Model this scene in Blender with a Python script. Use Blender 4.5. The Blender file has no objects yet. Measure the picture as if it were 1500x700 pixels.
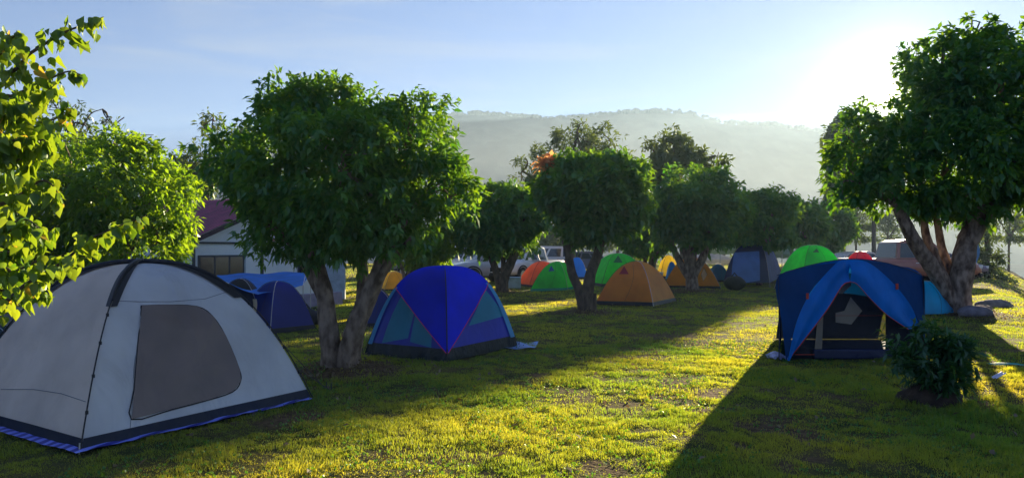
import bpy, math, random
import numpy as np
from mathutils import Vector, Matrix
random.seed(7)
RNG = np.random.default_rng(11)
sc = bpy.context.scene
COL = sc.collection
EYE, HZ, F = 1.7, 362.0, 1000.0          # eye height (m), horizon row, focal length in photo pixels

# ------------------------------------------------------------------ helpers
def P(px, py, d):
    return Vector(((px - 750) / F * d, d, EYE + (HZ - py) / F * d))
def G(px, py):
    d = EYE * F / (py - HZ)
    return Vector(((px - 750) / F * d, d, 0))
def tag(o, label=None, cat=None, group=None, kind=None):
    if label: o['label'] = label
    if cat: o['category'] = cat
    if group: o['group'] = group
    if kind: o['kind'] = kind
    return o
def thing(name, label, cat, loc=(0, 0, 0), rz=0.0, group=None, kind=None):
    o = bpy.data.objects.new(name, None); COL.objects.link(o)
    o.location = loc; o.rotation_euler = (0, 0, rz); o.empty_display_size = .2
    return tag(o, label, cat, group, kind)
ORG = {}
def origin(parent):
    while parent is not None and parent.parent is not None: parent = parent.parent
    return Vector(parent.location) if parent is not None else Vector((0, 0, 0))

class MB:
    """collects shapes; build() links them as one mesh object"""
    def __init__(s): s.v = []; s.f = []; s.m = []
    def add(s, vs, fs, mi=0):
        b = len(s.v); s.v += [tuple(p) for p in vs]
        for f in fs: s.f.append(tuple(b + i for i in f)); s.m.append(mi)
        return s
    def box(s, c, size, mi=0, rz=0, taper=1.0):
        x, y, z = [q / 2 for q in size]; vs = []
        ca, sa = math.cos(rz), math.sin(rz)
        for dz, t in ((-z, 1), (z, taper)):
            for dx, dy in ((-x, -y), (x, -y), (x, y), (-x, y)):
                X, Y = dx * t, dy * t
                vs.append((c[0] + X * ca - Y * sa, c[1] + X * sa + Y * ca, c[2] + dz))
        return s.add(vs, [(0, 3, 2, 1), (4, 5, 6, 7), (0, 1, 5, 4), (1, 2, 6, 5), (2, 3, 7, 6), (3, 0, 4, 7)], mi)
    def tube(s, pts, rad, n=8, mi=0, cap=True, wob=0.0):
        pts = [Vector(p) for p in pts]; k = len(pts)
        if not hasattr(rad, '__len__'): rad = [rad] * k
        t0 = (pts[1] - pts[0]).normalized()
        u = t0.orthogonal().normalized(); vs = []
        for i, p in enumerate(pts):
            t = (pts[min(i + 1, k - 1)] - pts[max(i - 1, 0)])
            t = t.normalized() if t.length > 1e-9 else t0
            u = (u - t * u.dot(t)); u = u.normalized() if u.length > 1e-6 else t.orthogonal().normalized()
            w = t.cross(u)
            for j in range(n):
                a = 2 * math.pi * j / n
                r = rad[i] * (1 + (wob * (math.sin(3 * a + i * .7) * .5 + random.uniform(-.5, .5)) if wob else 0))
                vs.append(p + (u * math.cos(a) + w * math.sin(a)) * r)
        fs = [(i * n + j, i * n + (j + 1) % n, (i + 1) * n + (j + 1) % n, (i + 1) * n + j) for i in range(k - 1) for j in range(n)]
        if cap: fs += [tuple(range(n))[::-1], tuple((k - 1) * n + j for j in range(n))]
        return s.add(vs, fs, mi)
    def prism(s, poly, h0, h1, axis='y', mi=0, inset=0.0):
        """poly of (a,b) swept along axis from h0 to h1"""
        n = len(poly); vs = []
        for h in (h0, h1):
            for a, b in poly:
                vs.append({'y': (a, h, b), 'x': (h, a, b), 'z': (a, b, h)}[axis])
        return s.add(vs, [tuple(range(n)), tuple(range(2 * n - 1, n - 1, -1))] + [(i, (i + 1) % n + 0, n + (i + 1) % n, n + i)[::-1] for i in range(n)], mi)
    def sphere(s, c, r, n=10, mi=0, sq=(1, 1, 1), noise=0.0):
        vs = []; m = n // 2 + 2
        for i in range(m + 1):
            th = math.pi * i / m
            for j in range(n):
                a = 2 * math.pi * j / n
                q = 1 + (random.uniform(-noise, noise) if noise and 0 < i < m else 0)
                vs.append((c[0] + r * sq[0] * q * math.sin(th) * math.cos(a), c[1] + r * sq[1] * q * math.sin(th) * math.sin(a), c[2] + r * sq[2] * q * math.cos(th)))
        return s.add(vs, [(i * n + j, (i + 1) * n + j, (i + 1) * n + (j + 1) % n, i * n + (j + 1) % n) for i in range(m) for j in range(n)], mi)
    def grid(s, fn, nu, nv, mi=0):
        vs = [fn(i / nu, j / nv) for j in range(nv + 1) for i in range(nu + 1)]
        return s.add(vs, [(j * (nu + 1) + i, j * (nu + 1) + i + 1, (j + 1) * (nu + 1) + i + 1, (j + 1) * (nu + 1) + i) for j in range(nv) for i in range(nu)], mi)
    def build(s, name, mat, parent=None, world=False, smooth=True, bevel=0, ang=40):
        me = bpy.data.meshes.new(name)
        off = origin(parent) if world else Vector((0, 0, 0))
        me.from_pydata([tuple(Vector(p) - off) for p in s.v], [], s.f)
        for m in (mat if isinstance(mat, (list, tuple)) else [mat]): me.materials.append(m)
        me.polygons.foreach_set('material_index', s.m)
        if smooth:
            me.polygons.foreach_set('use_smooth', [True] * len(s.f))
            try: me.set_sharp_from_angle(angle=math.radians(ang))
            except Exception: pass
        me.update(); me.validate()
        o = bpy.data.objects.new(name, me); COL.objects.link(o)
        if parent is not None: o.parent = parent
        if bevel:
            b = o.modifiers.new('bevel', 'BEVEL'); b.width = bevel; b.segments = 2; b.limit_method = 'ANGLE'
        return o

def np_mesh(name, V, Q, mat, parent=None, attr=None, world=True, k=4, smooth=False):
    """V (n,3) float, Q (m,k) faces"""
    me = bpy.data.meshes.new(name)
    off = np.array(origin(parent)) if world else np.zeros(3)
    V = (V - off).astype(np.float32)
    me.vertices.add(len(V)); me.vertices.foreach_set('co', V.ravel())
    me.loops.add(Q.size); me.loops.foreach_set('vertex_index', Q.astype(np.int32).ravel())
    me.polygons.add(len(Q)); me.polygons.foreach_set('loop_start', np.arange(0, Q.size, Q.shape[1], dtype=np.int32))
    if smooth: me.polygons.foreach_set('use_smooth', np.ones(len(Q), dtype=bool))
    for nm, arr in (attr or {}).items():
        a = me.attributes.new(nm, 'FLOAT', 'POINT'); a.data.foreach_set('value', arr.astype(np.float32))
    me.update(calc_edges=True)
    for m in (mat if isinstance(mat, (list, tuple)) else [mat]): me.materials.append(m)
    o = bpy.data.objects.new(name, me); COL.objects.link(o)
    if parent is not None: o.parent = parent
    return o

def hash2(ix, iy, seed=0):
    h = (ix.astype(np.int64) * 374761393 + iy.astype(np.int64) * 668265263 + seed * 974711) & 0xffffffff
    h = ((h ^ (h >> 13)) * 1274126177) & 0xffffffff
    return ((h ^ (h >> 16)) & 0xffff) / 65535.0
def vnoise(x, y, s=1.0, seed=0):
    x = np.asarray(x, float) * s; y = np.asarray(y, float) * s
    ix = np.floor(x); iy = np.floor(y); fx = x - ix; fy = y - iy
    fx = fx * fx * (3 - 2 * fx); fy = fy * fy * (3 - 2 * fy)
    a = hash2(ix, iy, seed); b = hash2(ix + 1, iy, seed); c = hash2(ix, iy + 1, seed); d = hash2(ix + 1, iy + 1, seed)
    return (a * (1 - fx) + b * fx) * (1 - fy) + (c * (1 - fx) + d * fx) * fy
def fbm(x, y, s=1.0, seed=0, o=4):
    t = 0; a = .5
    for i in range(o): t = t + a * vnoise(x, y, s * 2 ** i, seed + i * 17); a *= .5
    return t / (1 - .5 ** o)
def sstep(a, b, x):
    t = np.clip((x - a) / (b - a), 0, 1); return t * t * (3 - 2 * t)

# ------------------------------------------------------------------ materials
def mat_new(name):
    m = bpy.data.materials.new(name); m.use_nodes = True
    nt = m.node_tree; nt.nodes.clear()
    out = nt.nodes.new('ShaderNodeOutputMaterial')
    return m, nt, out
def N(nt, typ, **kw):
    n = nt.nodes.new(typ)
    for k, v in kw.items():
        if k.startswith('i_'):
            n.inputs[k[2:].replace('_', ' ')].default_value = v
        else: setattr(n, k, v)
    return n
def rgb(c): return (c[0], c[1], c[2], 1)
def noise_mix(nt, c1, c2, scale, detail=4, lo=.35, hi=.65, coord='Object', stretch=None):
    tc = N(nt, 'ShaderNodeTexCoord'); src = tc.outputs[coord]
    if stretch:
        mp = N(nt, 'ShaderNodeMapping'); mp.inputs['Scale'].default_value = stretch
        nt.links.new(src, mp.inputs['Vector']); src = mp.outputs['Vector']
    nz = N(nt, 'ShaderNodeTexNoise'); nz.inputs['Scale'].default_value = scale; nz.inputs['Detail'].default_value = detail
    nt.links.new(src, nz.inputs['Vector'])
    cr = N(nt, 'ShaderNodeValToRGB'); cr.color_ramp.elements[0].position = lo; cr.color_ramp.elements[1].position = hi
    cr.color_ramp.elements[0].color = rgb(c1); cr.color_ramp.elements[1].color = rgb(c2)
    nt.links.new(nz.outputs['Fac'], cr.inputs['Fac'])
    return cr.outputs['Color'], nz.outputs['Fac']
def pmat(name, c, rough=.7, metal=0, var=.15, scale=6, bump=0, bscale=40, spec=.4, stretch=None, c2=None, coat=0):
    m, nt, out = mat_new(name)
    b = N(nt, 'ShaderNodeBsdfPrincipled')
    b.inputs['Roughness'].default_value = rough; b.inputs['Metallic'].default_value = metal
    b.inputs['Specular IOR Level'].default_value = spec
    b.inputs['Coat Weight'].default_value = coat
    lo = tuple(x * (1 - var) for x in c); hi = c2 if c2 else tuple(min(1, x * (1 + var)) for x in c)
    col, fac = noise_mix(nt, lo, hi, scale, stretch=stretch)
    nt.links.new(col, b.inputs['Base Color'])
    if bump:
        tc = N(nt, 'ShaderNodeTexCoord'); nz = N(nt, 'ShaderNodeTexNoise'); nz.inputs['Scale'].default_value = bscale; nz.inputs['Detail'].default_value = 5
        bp = N(nt, 'ShaderNodeBump'); bp.inputs['Strength'].default_value = bump; bp.inputs['Distance'].default_value = .02
        src = tc.outputs['Object']
        if stretch:
            mp = N(nt, 'ShaderNodeMapping'); mp.inputs['Scale'].default_value = stretch
            nt.links.new(src, mp.inputs['Vector']); src = mp.outputs['Vector']
        nt.links.new(src, nz.inputs['Vector']); nt.links.new(nz.outputs['Fac'], bp.inputs['Height']); nt.links.new(bp.outputs['Normal'], b.inputs['Normal'])
    nt.links.new(b.outputs['BSDF'], out.inputs['Surface'])
    return m
def cloth(name, c, trans=.35, gloss=.06, rough=.45, wr=.35, wscale=3.0, see=0.0, tcol=None, var=.12):
    """thin tent fabric: diffuse + translucent + a little sheen, wrinkled"""
    m, nt, out = mat_new(name)
    lo = tuple(x * (1 - var) for x in c); hi = tuple(min(1, x * (1 + var)) for x in c)
    col, fac = noise_mix(nt, lo, hi, 2.2)
    tc = N(nt, 'ShaderNodeTexCoord')
    mp = N(nt, 'ShaderNodeMapping'); mp.inputs['Scale'].default_value = (1, 1, .45); mp.inputs['Rotation'].default_value = (.3, .25, .4)
    nt.links.new(tc.outputs['Object'], mp.inputs['Vector'])
    n1 = N(nt, 'ShaderNodeTexNoise'); n1.inputs['Scale'].default_value = wscale; n1.inputs['Detail'].default_value = 3; n1.inputs['Distortion'].default_value = .8
    n2 = N(nt, 'ShaderNodeTexNoise'); n2.inputs['Scale'].default_value = 350; n2.inputs['Detail'].default_value = 1
    nt.links.new(mp.outputs['Vector'], n1.inputs['Vector']); nt.links.new(tc.outputs['Object'], n2.inputs['Vector'])
    b1 = N(nt, 'ShaderNodeBump'); b1.inputs['Strength'].default_value = wr; b1.inputs['Distance'].default_value = .12
    b2 = N(nt, 'ShaderNodeBump'); b2.inputs['Strength'].default_value = .08; b2.inputs['Distance'].default_value = .002
    nt.links.new(n1.outputs['Fac'], b1.inputs['Height']); nt.links.new(n2.outputs['Fac'], b2.inputs['Height'])
    nt.links.new(b1.outputs['Normal'], b2.inputs['Normal'])
    df = N(nt, 'ShaderNodeBsdfDiffuse'); tr = N(nt, 'ShaderNodeBsdfTranslucent'); gl = N(nt, 'ShaderNodeBsdfGlossy'); gl.inputs['Roughness'].default_value = rough
    nt.links.new(col, df.inputs['Color'])
    if tcol: tr.inputs['Color'].default_value = rgb(tcol)
    else: nt.links.new(col, tr.inputs['Color'])
    for s in (df, gl): nt.links.new(b2.outputs['Normal'], s.inputs['Normal'])
    gl.inputs['Color'].default_value = (.8, .85, 1, 1)
    m1 = N(nt, 'ShaderNodeMixShader'); m1.inputs[0].default_value = trans
    nt.links.new(df.outputs[0], m1.inputs[1]); nt.links.new(tr.outputs[0], m1.inputs[2])
    m2 = N(nt, 'ShaderNodeMixShader'); m2.inputs[0].default_value = gloss
    nt.links.new(m1.outputs[0], m2.inputs[1]); nt.links.new(gl.outputs[0], m2.inputs[2])
    last = m2
    if see:
        tp = N(nt, 'ShaderNodeBsdfTransparent'); m3 = N(nt, 'ShaderNodeMixShader'); m3.inputs[0].default_value = see
        nt.links.new(m2.outputs[0], m3.inputs[1]); nt.links.new(tp.outputs[0], m3.inputs[2]); last = m3
    nt.links.new(last.outputs[0], out.inputs['Surface'])
    return m
def leafmat(name, c_dark, c_light, t_dark, t_light, trans=.45, gloss=.05, rough=.4, nscale=.8):
    m, nt, out = mat_new(name)
    at = N(nt, 'ShaderNodeAttribute', attribute_name='rnd')
    geo = N(nt, 'ShaderNodeNewGeometry')
    nz = N(nt, 'ShaderNodeTexNoise'); nz.inputs['Scale'].default_value = nscale; nz.inputs['Detail'].default_value = 2
    nt.links.new(geo.outputs['Position'], nz.inputs['Vector'])
    ad = N(nt, 'ShaderNodeMath', operation='MULTIPLY_ADD'); ad.inputs[1].default_value = .55
    nm = N(nt, 'ShaderNodeMapRange'); nm.inputs['From Min'].default_value = .3; nm.inputs['From Max'].default_value = .7; nm.inputs['To Max'].default_value = .45
    nt.links.new(nz.outputs['Fac'], nm.inputs['Value'])
    nt.links.new(at.outputs['Fac'], ad.inputs[0]); nt.links.new(nm.outputs['Result'], ad.inputs[2])
    def mix(a, b):
        x = N(nt, 'ShaderNodeMix', data_type='RGBA'); x.inputs['A'].default_value = rgb(a); x.inputs['B'].default_value = rgb(b)
        nt.links.new(ad.outputs[0], x.inputs['Factor']); return x.outputs['Result']
    df = N(nt, 'ShaderNodeBsdfDiffuse'); tr = N(nt, 'ShaderNodeBsdfTranslucent'); gl = N(nt, 'ShaderNodeBsdfGlossy'); gl.inputs['Roughness'].default_value = rough
    gl.inputs['Color'].default_value = (.9, 1, .9, 1)
    nt.links.new(mix(c_dark, c_light), df.inputs['Color']); nt.links.new(mix(t_dark, t_light), tr.inputs['Color'])
    m1 = N(nt, 'ShaderNodeMixShader'); m1.inputs[0].default_value = trans
    nt.links.new(df.outputs[0], m1.inputs[1]); nt.links.new(tr.outputs[0], m1.inputs[2])
    m2 = N(nt, 'ShaderNodeMixShader'); m2.inputs[0].default_value = gloss
    nt.links.new(m1.outputs[0], m2.inputs[1]); nt.links.new(gl.outputs[0], m2.inputs[2])
    nt.links.new(m2.outputs[0], out.inputs['Surface'])
    return m

M = {}
M['bark'] = pmat('bark', (.16, .10, .068), .9, var=.5, scale=9, bump=1.0, bscale=30, stretch=(1, 1, .5), c2=(.34, .25, .19))
M['bark_dark'] = pmat('bark_dark', (.10, .07, .05), .9, var=.4, scale=9, bump=.8, bscale=30, stretch=(1, 1, .5))
M['leaf'] = leafmat('leaf', (.012, .10, .030), (.045, .22, .034), (.06, .26, .010), (.34, .52, .010), trans=.45, nscale=1.6)
M['leaf_bright'] = leafmat('leaf_bright', (.03, .12, .012), (.09, .22, .02), (.16, .36, .008), (.52, .70, .012), trans=.58, nscale=1.6)
M['leaf_far'] = leafmat('leaf_far', (.03, .08, .02), (.06, .12, .03), (.10, .17, .02), (.22, .28, .03), trans=.4)
M['leaf_big'] = leafmat('leaf_big', (.03, .11, .012), (.09, .20, .02), (.12, .27, .01), (.44, .52, .02), trans=.5, gloss=.035, nscale=4)
M['leaf_red'] = leafmat('leaf_red', (.45, .20, .08), (.60, .30, .14), (.8, .35, .1), (.9, .5, .2), trans=.5)
M['leaf_yellow'] = leafmat('leaf_yellow', (.35, .22, .02), (.45, .30, .03), (.7, .42, .03), (.8, .5, .05), trans=.5)
M['grass'] = leafmat('grass', (.009, .085, .014), (.060, .15, .020), (.20, .42, .018), (.86, .72, .045), trans=.64, gloss=.04, rough=.45, nscale=.55)
M['dry'] = leafmat('dry', (.10, .06, .03), (.25, .18, .10), (.15, .08, .03), (.3, .2, .08), trans=.25)
M['black'] = pmat('black_trim', (.012, .013, .018), .6)
M['rubber'] = pmat('rubber', (.02, .02, .022), .8)
M['steel'] = pmat('steel', (.5, .5, .52), .35, metal=.9)
M['rope'] = pmat('rope', (.05, .05, .06), .8)
M['rope_white'] = pmat('rope_white', (.7, .7, .7), .8)
M['rock'] = pmat('rock', (.20, .175, .20), .95, var=.35, scale=5, bump=.8, bscale=12)
M['soil'] = pmat('soil', (.055, .036, .025), 1, var=.4, scale=8, bump=1, bscale=20)

# ------------------------------------------------------------------ ground
TREE_BASES = [(497, 545, .9), (858, 460, .9), (1405, 462, 1.3), (735, 430, .8), (1012, 427, 1.1)]
TB = [(G(a, b).x, G(a, b).y, r) for a, b, r in TREE_BASES]
def patches(x, y):
    return fbm(x, y, .35, 101, 3)
def height(x, y):
    x = np.asarray(x, float); y = np.asarray(y, float)
    r = np.hypot(x, y)
    near = 1 - sstep(25, 60, r)
    h = (fbm(x, y, .5, 3, 3) - .5) * .10 * sstep(3, 30, r) + near * ((fbm(x, y, 2.2, 5, 3) - .5) * .035 + (fbm(x, y, 9, 8, 2) - .5) * .018)
    for tx, ty, tr in TB:
        h = h + .09 * np.exp(-((x - tx) ** 2 + (y - ty) ** 2) / (tr * tr)) 
    # embankment that falls away on the right, and the valley beyond the camp
    h = h - 7.0 * sstep(0, 14, x - .69 * y) * sstep(20, 26, y)
    h = h - 9.0 * sstep(70, 170, y) * (1 - .0 * x)
    # rolling foothills
    h = h + sstep(260, 420, y) * 6 * fbm(x, y, .012, 31, 3)
    return h
def dirt(x, y):
    a = fbm(x, y, .9, 41, 4); b = fbm(x, y, 3.1, 47, 3)
    d = sstep(.61, .72, a * .55 + b * .45)
    for tx, ty, tr in TB:
        rr = np.hypot((x - tx), (y - ty)) / tr
        d = np.maximum(d, sstep(1.25, .55, rr + (b - .5) * .9))
    # worn line of turf along the middle of the lawn
    for (cx, cy, sx, sy) in ((.9, 7.2, .7, .5), (-.6, 5.6, .6, .25), (3.1, 13.2, .8, .5), (2.6, 6.6, .5, .25), (6.0, 15.5, 1.2, .5), (1.9, 10.6, .8, .35)):
        q = ((x - cx) / sx) ** 2 + ((y - cy) / sy) ** 2
        d = np.maximum(d, .75 * sstep(1.3, .2, q + (b - .5) * 3.2))
    return d

nr, na = 300, 860
rr = .5 * (1.0277 ** np.arange(nr)); rr = rr[rr < 1500]; nr = len(rr)
aa = np.linspace(0, 2 * np.pi, na, endpoint=False)
RR, AA = np.meshgrid(rr, aa, indexing='ij')
X = RR * np.sin(AA); Y = RR * np.cos(AA); Z = height(X, Y)
V = np.stack([X, Y, Z], -1).reshape(-1, 3)
i = np.arange(nr - 1)[:, None] * na; j = np.arange(na)[None, :]; j2 = (j + 1) % na
Q = np.stack([i + j, i + na + j, i + na + j2, i + j2], -1).reshape(-1, 4)[:, ::-1]
V = np.vstack([V, [[0, 0, float(height(0, 0))]]])
def ground_mat():
    m, nt, out = mat_new('lawn_ground')
    at = N(nt, 'ShaderNodeAttribute', attribute_name='dirt')
    g1, f1 = noise_mix(nt, (.030, .045, .012), (.11, .09, .03), 1.3, detail=6)
    s1, f2 = noise_mix(nt, (.06, .036, .020), (.15, .10, .055), 14, detail=6)
    mx = N(nt, 'ShaderNodeMix', data_type='RGBA'); nt.links.new(at.outputs['Fac'], mx.inputs['Factor'])
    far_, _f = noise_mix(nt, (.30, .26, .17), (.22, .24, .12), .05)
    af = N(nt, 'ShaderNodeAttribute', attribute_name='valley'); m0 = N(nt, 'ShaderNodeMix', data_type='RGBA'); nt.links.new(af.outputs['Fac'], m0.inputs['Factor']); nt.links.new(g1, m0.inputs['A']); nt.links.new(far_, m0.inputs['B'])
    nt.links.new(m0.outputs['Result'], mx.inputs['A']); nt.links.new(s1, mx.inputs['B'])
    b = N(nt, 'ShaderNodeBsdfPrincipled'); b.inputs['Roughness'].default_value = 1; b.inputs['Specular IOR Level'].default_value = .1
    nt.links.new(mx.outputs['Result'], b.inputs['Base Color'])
    tc = N(nt, 'ShaderNodeTexCoord'); nz = N(nt, 'ShaderNodeTexNoise'); nz.inputs['Scale'].default_value = 25; nz.inputs['Detail'].default_value = 6
    bp = N(nt, 'ShaderNodeBump'); bp.inputs['Strength'].default_value = .8; bp.inputs['Distance'].default_value = .03
    nt.links.new(tc.outputs['Object'], nz.inputs['Vector']); nt.links.new(nz.outputs['Fac'], bp.inputs['Height']); nt.links.new(bp.outputs['Normal'], b.inputs['Normal'])
    nt.links.new(b.outputs[0], out.inputs['Surface'])
    return m
tri_c = len(V) - 1
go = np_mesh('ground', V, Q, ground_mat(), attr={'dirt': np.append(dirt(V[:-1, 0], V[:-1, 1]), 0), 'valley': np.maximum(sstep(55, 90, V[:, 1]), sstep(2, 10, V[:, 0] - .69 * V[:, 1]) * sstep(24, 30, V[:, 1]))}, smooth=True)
tag(go, kind='structure')

# ------------------------------------------------------------------ mountain
def mountain():
    prof = [(-400, 330), (100, 290), (300, 240), (450, 200), (560, 180), (650, 171), (700, 167), (760, 171), (800, 174), (850, 172), (900, 166), (960, 164), (1010, 167), (1060, 181), (1130, 184), (1210, 194), (1300, 205), (1400, 232), (1520, 262), (1700, 300), (2100, 335)]
    D = 800.0
    xs = np.linspace(-1150, 1350, 620)
    pxs = xs / D * 1000 + 750
    ridge = EYE + (HZ - np.interp(pxs, [p[0] for p in prof], [p[1] for p in prof])) / 1000 * D
    ts = np.linspace(0, 1.6, 70)
    XX, TT = np.meshgrid(xs, ts, indexing='ij')
    YY = 430 + TT * (D - 430)
    base = np.repeat(ridge[:, None], len(ts), 1)
    up = np.where(TT <= 1, TT ** 1.15, 1 - (TT - 1) * 1.2)
    rug = (fbm(XX, YY, .009, 71, 4) - .5) * 55 * (1 - np.abs(TT - 1) ** .5).clip(0, 1) * 0 + (fbm(XX, YY, .008, 72, 4) - .5) * 60 * (np.clip(np.abs(TT - 1) * 3, 0, 1)) * np.clip(TT * 3, 0, 1)
    ZZ = -9 + (base + 9) * up + rug + (fbm(XX, YY, .22, 74, 2) - .4) * 5.0 * np.clip(TT * 3, 0, 1)
    ZZ = np.maximum(ZZ, -14)
    n0, n1 = XX.shape
    V = np.stack([XX, YY, ZZ], -1).reshape(-1, 3)
    i = np.arange(n0 - 1)[:, None] * n1; j = np.arange(n1 - 1)[None, :]
    Q = np.stack([i + j, i + n1 + j, i + n1 + j + 1, i + j + 1], -1).reshape(-1, 4)
    m = pmat('forest_slope', (.018, .040, .032), 1, var=.5, scale=.03, bump=0, spec=0, c2=(.05, .08, .06))
    tag(np_mesh('mountain', V, Q, m), kind='structure')
    # trees along the crest, one ragged mass
    n = 2600
    cx = RNG.uniform(-700, 800, n); cpx = cx / D * 1000 + 750
    cz = EYE + (HZ - np.interp(cpx, [p[0] for p in prof], [p[1] for p in prof])) / 1000 * D
    keep = RNG.random(n) < .35 + .65 * vnoise(cx, cx * 0, .03, 9)
    cx = cx[keep]; cz = cz[keep]; n = len(cx)
    hh = RNG.uniform(1.4, 3.6, n) * (.5 + vnoise(cx, cx * 0, .05, 12)); ww = RNG.uniform(2.5, 5.5, n); cy = D + RNG.uniform(-14, 6, n)
    vs = []; fs = []
    for k in range(n):
        c = len(vs); m8 = 6
        vs.append((cx[k], cy[k], cz[k] + hh[k] - 1))
        for r, z in ((.55, .72), (.62, .35), (.25, -.5)):
            for q in range(m8):
                a = 2 * math.pi * q / m8 + k
                rr_ = ww[k] * r * random.uniform(.7, 1.2)
                vs.append((cx[k] + rr_ * math.cos(a), cy[k] + rr_ * math.sin(a), cz[k] + hh[k] * z - 1))
        fs += [(c, c + 1 + q, c + 1 + (q + 1) % m8) for q in range(m8)]
        for L in (0, 1): fs += [(c + 1 + L * m8 + q, c + 1 + (L + 1) * m8 + q, c + 1 + (L + 1) * m8 + (q + 1) % m8, c + 1 + L * m8 + (q + 1) % m8) for q in range(m8)]
    b = MB(); b.v = vs; b.f = fs; b.m = [0] * len(fs)
    tag(b.build('mountain_forest', m, smooth=False), 'misty forest fringe along the mountain crest', 'forest', kind='stuff')
mountain()

# ------------------------------------------------------------------ foliage
def norm(a): return a / (np.linalg.norm(a, axis=-1, keepdims=True) + 1e-9)
def leaf_quads(p, out, nper, L, W, droop=.5, spread=.9, rng=RNG):
    """rosettes of folded lance leaves at points p with outward direction out"""
    n = len(p) * nper
    p = np.repeat(p, nper, 0) + rng.normal(0, L * .28, (n, 3)); o = np.repeat(out, nper, 0)
    d = norm(o * .55 + rng.normal(0, spread, (n, 3)) * .75 + np.array([0, 0, -droop]))
    s = norm(np.cross(d, norm(rng.normal(0, .45, (n, 3)) + np.array([0, 0, 1]))))
    nn = np.cross(s, d)
    l = (L * rng.uniform(.65, 1.2, n))[:, None]; w = (W * rng.uniform(.7, 1.2, n))[:, None]
    v0 = p; v1 = p + d * l * .45 + s * w * .5 + nn * w * .12; v2 = p + d * l - np.array([0, 0, 1]) * l * .15; v3 = p + d * l * .45 - s * w * .5 + nn * w * .12
    V = np.stack([v0, v1, v2, v3], 1).reshape(-1, 3)
    r = np.repeat(np.clip(rng.normal(.45, .28, n), 0, 1), 4)
    return V, r
def crown_points(lobes, n, rng, rough=.16, shell=.62):
    """lobes: array of cx,cy,cz,rx,ry,rz"""
    Lb = np.array(lobes, float)
    area = (Lb[:, 3] * Lb[:, 4] * Lb[:, 5]) ** (2 / 3)
    # first lay smaller clumps over every lobe, then scatter the rosettes over those clumps
    nc = max(40, n // 24)
    kc = rng.choice(len(Lb), nc, p=area / area.sum())
    uc = norm(rng.normal(0, 1, (nc, 3))); mr = Lb[kc, 3:6].mean(1)
    rc = mr * rng.uniform(.16, .46, nc)
    cc = Lb[kc, :3] + uc * (Lb[kc, 3:6] - rc[:, None] * .9) * (1 + rough * .55 * rng.normal(0, 1, (nc, 1)))
    Lb = np.vstack([Lb, np.concatenate([cc, rc[:, None], rc[:, None] * 1.05, rc[:, None] * .8], 1)])
    ar = np.concatenate([area * .20 / area.sum(), (rc ** 2) * .80 / (rc ** 2).sum()])
    nl = len(lobes)
    k = rng.choice(len(Lb), n * 2, p=ar / ar.sum())
    u = norm(rng.normal(0, 1, (n * 2, 3)))
    # lumpy radius
    lump = 1 + rough * (np.sin(u[:, 0] * 5 + k) + np.sin(u[:, 1] * 6 + 2 * k) + np.sin(u[:, 2] * 7 + 3 * k)) / 1.6 + rough * .5 * np.sin(u[:, 0] * 15 + k * 5) * np.sin(u[:, 2] * 17 + k)
    rad = shell + (1 - shell) * rng.random(n * 2) ** .6
    p = Lb[k, :3] + u * Lb[k, 3:6] * (lump * rad)[:, None]
    # drop most points deep inside other lobes
    ins = np.zeros(n * 2)
    for q in range(nl):
        dd = np.linalg.norm((p - Lb[q, :3]) / Lb[q, 3:6], axis=1)
        ins = np.maximum(ins, np.where(k == q, 0, (dd < .70)))
    keep = (ins < .5) | (rng.random(n * 2) < .22)
    p = p[keep]; k = k[keep]; u = u[keep]
    out = norm(u / Lb[k, 3:6] * Lb[k, 3:6].mean(1, keepdims=True) + np.array([0, 0, .25]))
    return p[:n], out[:n]
def smooth_path(pts, sub=5):
    pts = [Vector(p) for p in pts]
    if len(pts) < 3: return pts
    e = [pts[0] * 2 - pts[1]] + pts + [pts[-1] * 2 - pts[-2]]
    res = []
    for i in range(1, len(e) - 2):
        for k in range(sub):
            t = k / sub; a, b, c, d = e[i - 1], e[i], e[i + 1], e[i + 2]
            res.append(.5 * ((2 * b) + (c - a) * t + (2 * a - 5 * b + 4 * c - d) * t * t + (3 * b - a - 3 * c + d) * t ** 3))
    res.append(pts[-1]); return res
def limb(mb, pts, r0, r1, n=9, wob=.12):
    p = smooth_path(pts); k = len(p)
    mb.tube(p, [r0 + (r1 - r0) * (i / (k - 1)) for i in range(k)], n, wob=wob)
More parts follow.
